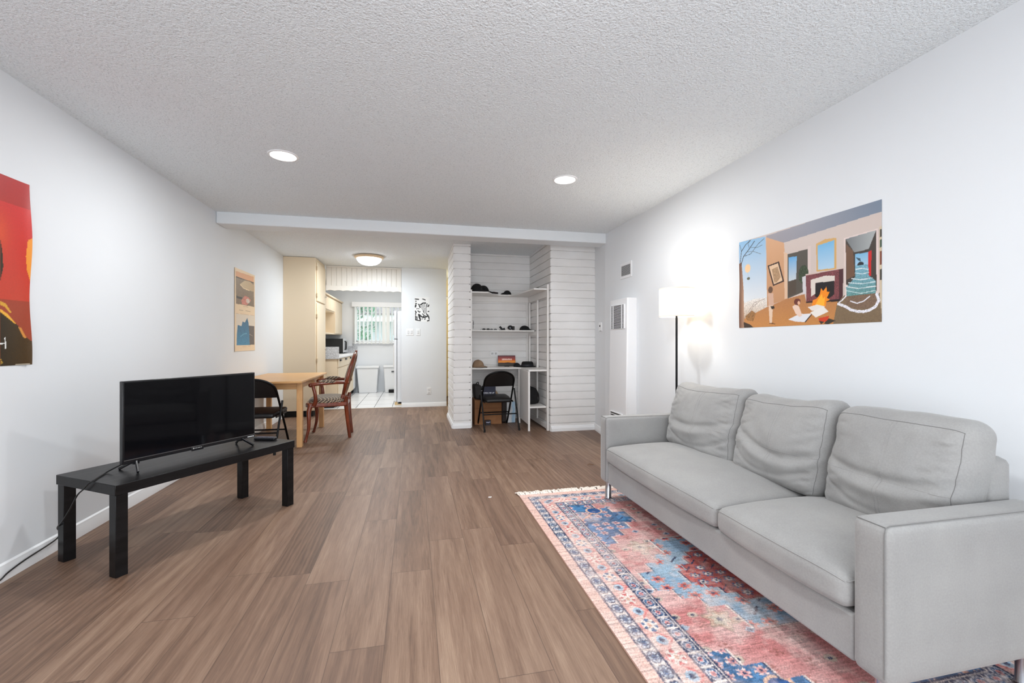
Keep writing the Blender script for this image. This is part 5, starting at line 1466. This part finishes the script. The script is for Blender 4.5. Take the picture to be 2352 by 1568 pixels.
# sunset picture on a little stand
pf = thing('sunset_picture', 'small orange sunset picture propped on the alcove desk', 'picture', (1.325, 6.30, .787), 0)
c = Canvas(.256, .150, .0016)
c.put(c.V > -1, (240, 132, 34), (206, 84, 40), 'v', span=(.28, .62)); c.put(c.V > .60, (186, 76, 60), (92, 40, 56), 'v', span=(.60, 1.))
c.put((c.V > .36) & (c.V < .5), (238, 150, 42), nz=.05)
hill = .27+.05*np.sin(c.U*2.6+.4)+.015*np.sin(c.U*14)
c.put(c.V < hill, (46, 22, 14)); c.put((c.V < .17) & (c.V > .11), (66, 68, 52)); c.put(c.V < .06, (14, 14, 10))
for i, x in enumerate(np.linspace(.24, .74, 7)):
    c.line([(x, .575), (x, .695)], .07, (240, 200, 188)); c.line([(x, (.585, .685, .635)[i % 3]), (x+.05, (.585, .685, .635)[i % 3])], .05, (240, 200, 186)); c.line([(x+.048, .585), (x+.048, .64 if i % 2 else .69)], .045, (238, 194, 178))
tilt = Vector((0, .22, 1)).normalized()
c.sheet('print', M_PAPER, (-.128, -.016, .010), (1, 0, 0), tilt, (0, -1, .22), parent=pf)
m = MB(); m.obox((0, .004, .083), (.130, 0, 0), tuple(Vector((0, -1, .22)).normalized()*.003), tuple(tilt*.078)); m.build('backing', simple('picture_black', (20, 18, 18), .5), pf, bevel=.001)
m = MB(); m.box(-.03, .03, -.03, .05, 0, .010); m.bar((0, .02, .085), (0, .075, .004), .03, .004); m.build('stand', M_BLACKMETAL, pf, bevel=.001)
# brimmed hat
ft = thing('brimmed_hat', 'flat black brimmed hat on the right of the alcove desk', 'hat', (1.570, 6.12, .788))
m = MB(); m.lathe([(.066, .004), (.10, .003), (.145, .004), (.150, .007), (.145, .010), (.10, .009), (.090, .012)], seg=48, close_ends=False)
m.v = [(x*.93, y*.80, z+.010*(abs(x)/.15)**2*0) for x, y, z in m.v]; m.build('brim', M_BLKCLOTH, ft)
m = MB(); m.lathe([(.088, .010), (.086, .04), (.080, .066), (.066, .076), (.04, .070), (0, .066)], seg=40, close_ends=False)
m.v = [(x*1.0+.018, y*.95, z) for x, y, z in m.v]; m.build('crown', M_BLKCLOTH, ft)
m = MB(); m.lathe([(.0885, .012), (.0895, .014), (.0888, .034), (.087, .036)], seg=40, close_ends=False); m.v = [(x+.018, y*.95, z) for x, y, z in m.v]; m.build('band', simple('hat_band', (28, 30, 40), .5), ft)
cap('small dark navy cap pressed against the brimmed hat on the alcove desk', (1.452, 6.20, .7875), R(35), simple('navy_cloth', (15, 18, 24), .9), .52, .9)

# under the desk
M_CARD = simple('brown_cardboard', (150, 104, 68), .85, var=(.06, 5))
cb = thing('cardboard_box', 'brown cardboard box on the floor under the alcove desk', 'box', (1.012, 6.235, 0))
m = MB(); m.box(-.19, .19, -.17, .17, 0, .335); m.build('body', M_CARD, cb, bevel=.003)
for sy in (-1, 1):
    m = MB(); m.box(-.19, .19, min(0, sy*.17)+.001, max(0, sy*.17)-.001, .3355, .3385); m.build('flap', M_CARD, cb)
m = MB(); m.box(-.19, .19, -.1722, -.1702, .22, .226); m.build('fold_line', simple('card_edge', (120, 80, 50), .9), cb)
kc = thing('dark_bag', 'dark fabric bag sitting on the left of the cardboard box', 'bag', (.888, 6.25, .339))
def kb(p):
    q = rbox(p, (.056, .12, .10), .03); return (q.x-.012*q.z/.1, q.y, q.z+.10+.006*fbm(q.x*12, q.y*9, q.z*9))
cube_pts(10, 14, 12, kb).build('body', simple('dark_bag_cloth', (46, 42, 40), .7, var=.2), kc, ang=80)
m = MB(); m.tube(bez([(-.03, -.06, .195), (-.02, -.05, .225), (.02, .05, .225), (.02, .06, .195)], 8), .006, 8); m.build('strap', M_BLKCLOTH, kc)
nb_ = thing('navy_box', 'navy blue box with white lettering on the cardboard box', 'box', (1.035, 6.16, .339))
m = MB(); m.box(-.090, .090, -.05, .05, 0, .185); m.build('body', simple('navy_card', (30, 32, 56), .5), nb_, bevel=.002)
m = MB(); m.box(-.0905, .0905, -.0505, .0505, .16, .1855); m.build('lid', simple('navy_lid', (36, 40, 62), .5), nb_, bevel=.002)
def lettering(body, size, loc, rot, mat, parent, name='lettering'):
    cu = bpy.data.curves.new('txt', 'FONT'); cu.body = body; cu.size = size; cu.extrude = .0006; cu.align_x = 'LEFT'; cu.offset = size*.012
    o = bpy.data.objects.new('txt', cu); COL.objects.link(o)
    bpy.context.view_layer.update()
    me = bpy.data.meshes.new_from_object(o.evaluated_get(bpy.context.evaluated_depsgraph_get()))
    bpy.data.objects.remove(o); bpy.data.curves.remove(cu)
    me.materials.clear(); me.materials.append(mat); me.name = name
    t = bpy.data.objects.new(name, me); COL.objects.link(t); t.parent = parent; t.location = loc; t.rotation_euler = rot
    return t
M_INKW = simple('white_print', (236, 238, 246), .6)
lettering('OPEN ME UP', .027, (-.083, -.0512, .082), (R(90), 0, 0), M_INKW, nb_)
cr = thing('crumpled_paper', 'crumpled tan packing paper behind the folding chair seat', 'paper', (1.165, 6.33, .339))
def cp_(u, v):
    a = 2*PI*u; t = PI*v
    r = 1+.45*fbm(math.cos(a)*2.2, math.sin(a)*2.2, t*2.0, 2)
    return (.034*r*math.sin(t)*math.cos(a), .05*r*math.sin(t)*math.sin(a), .045-.045*r*math.cos(t) if math.cos(t) < .9 else 0.002)
m = MB(); m.grid(cp_, 22, 14); m.build('sheet', simple('kraft_tan', (196, 168, 136), .9), cr, ang=20)
sc_ = thing('dark_case', 'narrow dark brown case standing beside the cardboard box', 'case', (1.250, 6.27, 0))
m = MB(); m.box(-.036, .036, -.16, .13, .012, .33); m.build('body', simple('dark_brown_case', (44, 32, 28), .6), sc_, bevel=.012, seg=3)
m = MB(); m.tube([(0, -.06, .33), (0, -.05, .35), (0, .03, .35), (0, .04, .33)], .006, 8); m.build('handle', M_RUBBER, sc_)
for y in (-.12, .10):
    m = MB(); m.lathe([(.012, 0), (.012, .013)], (0, y, 0), 12); m.build('foot', M_RUBBER, sc_)
wb = thing('white_bag', 'white and pale blue paper bag standing under the alcove desk', 'bag', (1.345, 6.17, 0))
def wbf(p):
    q = rbox(p, (.064, .085, .148), .012); k = .82+.18*(1-abs(q.z)/.148)
    return (q.x*(1+.05*fbm(q.z*9, q.y*8, 2)), q.y*k, q.z+.149)
t = NT('white_blue_print'); co_ = t.coord()
s_ = t.n('ShaderNodeSeparateXYZ'); t.l(co_, s_.inputs[0])
f_ = t.math('ADD', s_.outputs[0], t.math('MULTIPLY', t.noise(co_, 14, 2), .05))
t.set(Base_Color=t.ramp(t.math('ADD', t.math('MULTIPLY', f_, 6), .3), [(.45, (226, 230, 234)), (.62, (150, 186, 212)), (.9, (206, 220, 232))]), Roughness=.6)
cube_pts(8, 10, 14, wbf).build('body', t.m, wb, ang=80)
m = MB(); m.tube(bez([(-.03, -.03, .292), (-.03, -.025, .325), (.03, -.025, .325), (.03, -.03, .292)], 8), .003, 6); m.build('handle', M_PLASTIC_W, wb)
sb = thing('small_box', 'small dark navy carton with pale label on the floor before the cardboard box', 'box', (1.000, 6.02, 0))
m = MB(); m.box(-.038, .038, -.03, .03, 0, .066); m.build('body', simple('navy_carton', (30, 26, 36), .5), sb, bevel=.002)
m = MB(); m.box(-.028, -.008, -.0308, -.0298, .036, .046); m.box(.010, .028, -.0308, -.0298, .038, .047); m.box(-.008, .010, -.0306, -.0298, .032, .044); m.build('label_print', simple('pale_label', (176, 176, 196), .6), sb)
# backpack in the cubby
bp_ = thing('backpack', 'black backpack standing in the cubby beside the alcove desk', 'backpack', (1.560, 5.80, .3125))
def bk(p):
    q = rbox(p, (.088, .105, .112), .045)
    k = 1-.28*max(0, q.z/.112)**2
    return (q.x*k-.012, q.y*k, q.z+.110+.006*fbm(q.x*9, q.y*9, q.z*9))
cube_pts(14, 14, 16, bk).build('body', M_BLKCLOTH, bp_, ang=80)
m = MB()
def pk(p):
    q = rbox(p, (.066, .022, .055), .02); return (q.x-.012, q.y-.112, q.z+.065)
cube_pts(10, 6, 10, pk).build('pocket', M_BLKCLOTH, bp_, ang=80)
m = MB(); m.tube(bez([(.05, -.03, .19), (.085, -.04, .13), (.090, -.05, .05), (.07, -.06, .01)], 8), .008, 8); m.build('strap', simple('strap_web', (26, 26, 28), .8), bp_)
m = MB(); m.tube(bez([(-.03, 0, .205), (-.015, 0, .232), (.005, 0, .205)], 8), .006, 8); m.build('handle', M_BLKCLOTH, bp_)
# alcove outlet
ao = thing('wall_outlet', 'white outlet on the alcove brick above the desk', 'outlet', (1.163, 6.447, .973))
m = MB(); m.box(-.058, .058, -.008, .0, -.036, .036); m.build('plate', M_PLASTIC_W, ao, bevel=.002)
for x in (-.026, .026):
    m = MB(); m.box(x-.016, x+.016, -.011, -.007, -.014, .014); m.build('socket', simple('socket_grey', (190, 190, 190), .4), ao, bevel=.002)
# ------------------------------------------------------------ light
def light(name, typ, loc, power, color=(1, 1, 1), rot=(0, 0, 0), **kw):
    d = bpy.data.lights.new(name, typ); d.energy = power; d.color = color
    for k, v in kw.items(): setattr(d, k, v)
    o = bpy.data.objects.new(name, d); COL.objects.link(o); o.location = loc; o.rotation_euler = rot
    return o
# added fill standing in for daylight in the unseen rear doorway (faces +Y)
light('rear_fill', 'AREA', (.15, YR-.02, 1.1), 46, (.985, .99, 1.0), (R(90), 0, 0), shape='RECTANGLE', size=2.9, size_y=2.0)
for x, y in DOWNLIGHTS:
    light('downlight_lamp', 'AREA', (x, y, HC-.012), 13, (.97, .985, 1), shape='DISK', size=.15, spread=R(178))
light('dome_lamp', 'AREA', (*DOME, HC-.050), 48, (.86, .94, 1.0), shape='DISK', size=.30)
light('living_fill_lamp', 'AREA', (*DOME_ADDED, HC-.050), 30, (.95, .98, 1.0), shape='DISK', size=.30)  # added fill inside the out-of-frame dome copy
light('shade_lamp', 'POINT', (LAMP[0], LAMP[1], 1.46), 9.5, (1, .93, .82), shadow_soft_size=.045)
light('kitchen_fill', 'AREA', (-.75, 9.3, HC-.03), 16, (1, .98, .95), shape='RECTANGLE', size=1.1, size_y=.5)  # unseen light added behind the valance to brighten the kitchen, no fixture
light('corridor_lamp', 'POINT', (1.15, 8.4, 2.2), 8, (1, .86, .58), shadow_soft_size=.08)

w = bpy.data.worlds.new('sky'); sc.world = w; w.use_nodes = True
bg = w.node_tree.nodes['Background']; bg.inputs[0].default_value = (.80, .90, 1.0, 1); bg.inputs[1].default_value = 2.0

# ------------------------------------------------------------ camera
cam = bpy.data.cameras.new('camera'); co = bpy.data.objects.new('camera', cam); COL.objects.link(co)
cam.sensor_width = 36; cam.lens = 36*1015/2352; cam.shift_y = 1.5/2352; cam.clip_start = .02
co.location = (0, 0, 1.141); co.rotation_euler = (R(90), 0, -math.atan(226/1015))
sc.camera = co
sc.view_settings.view_transform = 'Standard'; sc.view_settings.look = 'None'
sc.view_settings.gamma = 1; sc.view_settings.use_curve_mapping = False; sc.view_settings.exposure = 0.48
sc.cycles.use_denoising = True
sc.cycles.max_bounces = 10; sc.cycles.diffuse_bounces = 6; sc.cycles.glossy_bounces = 4; sc.cycles.transparent_max_bounces = 8
sc.cycles.sample_clamp_indirect = 6
sc.cycles.caustics_reflective = False; sc.cycles.caustics_refractive = False
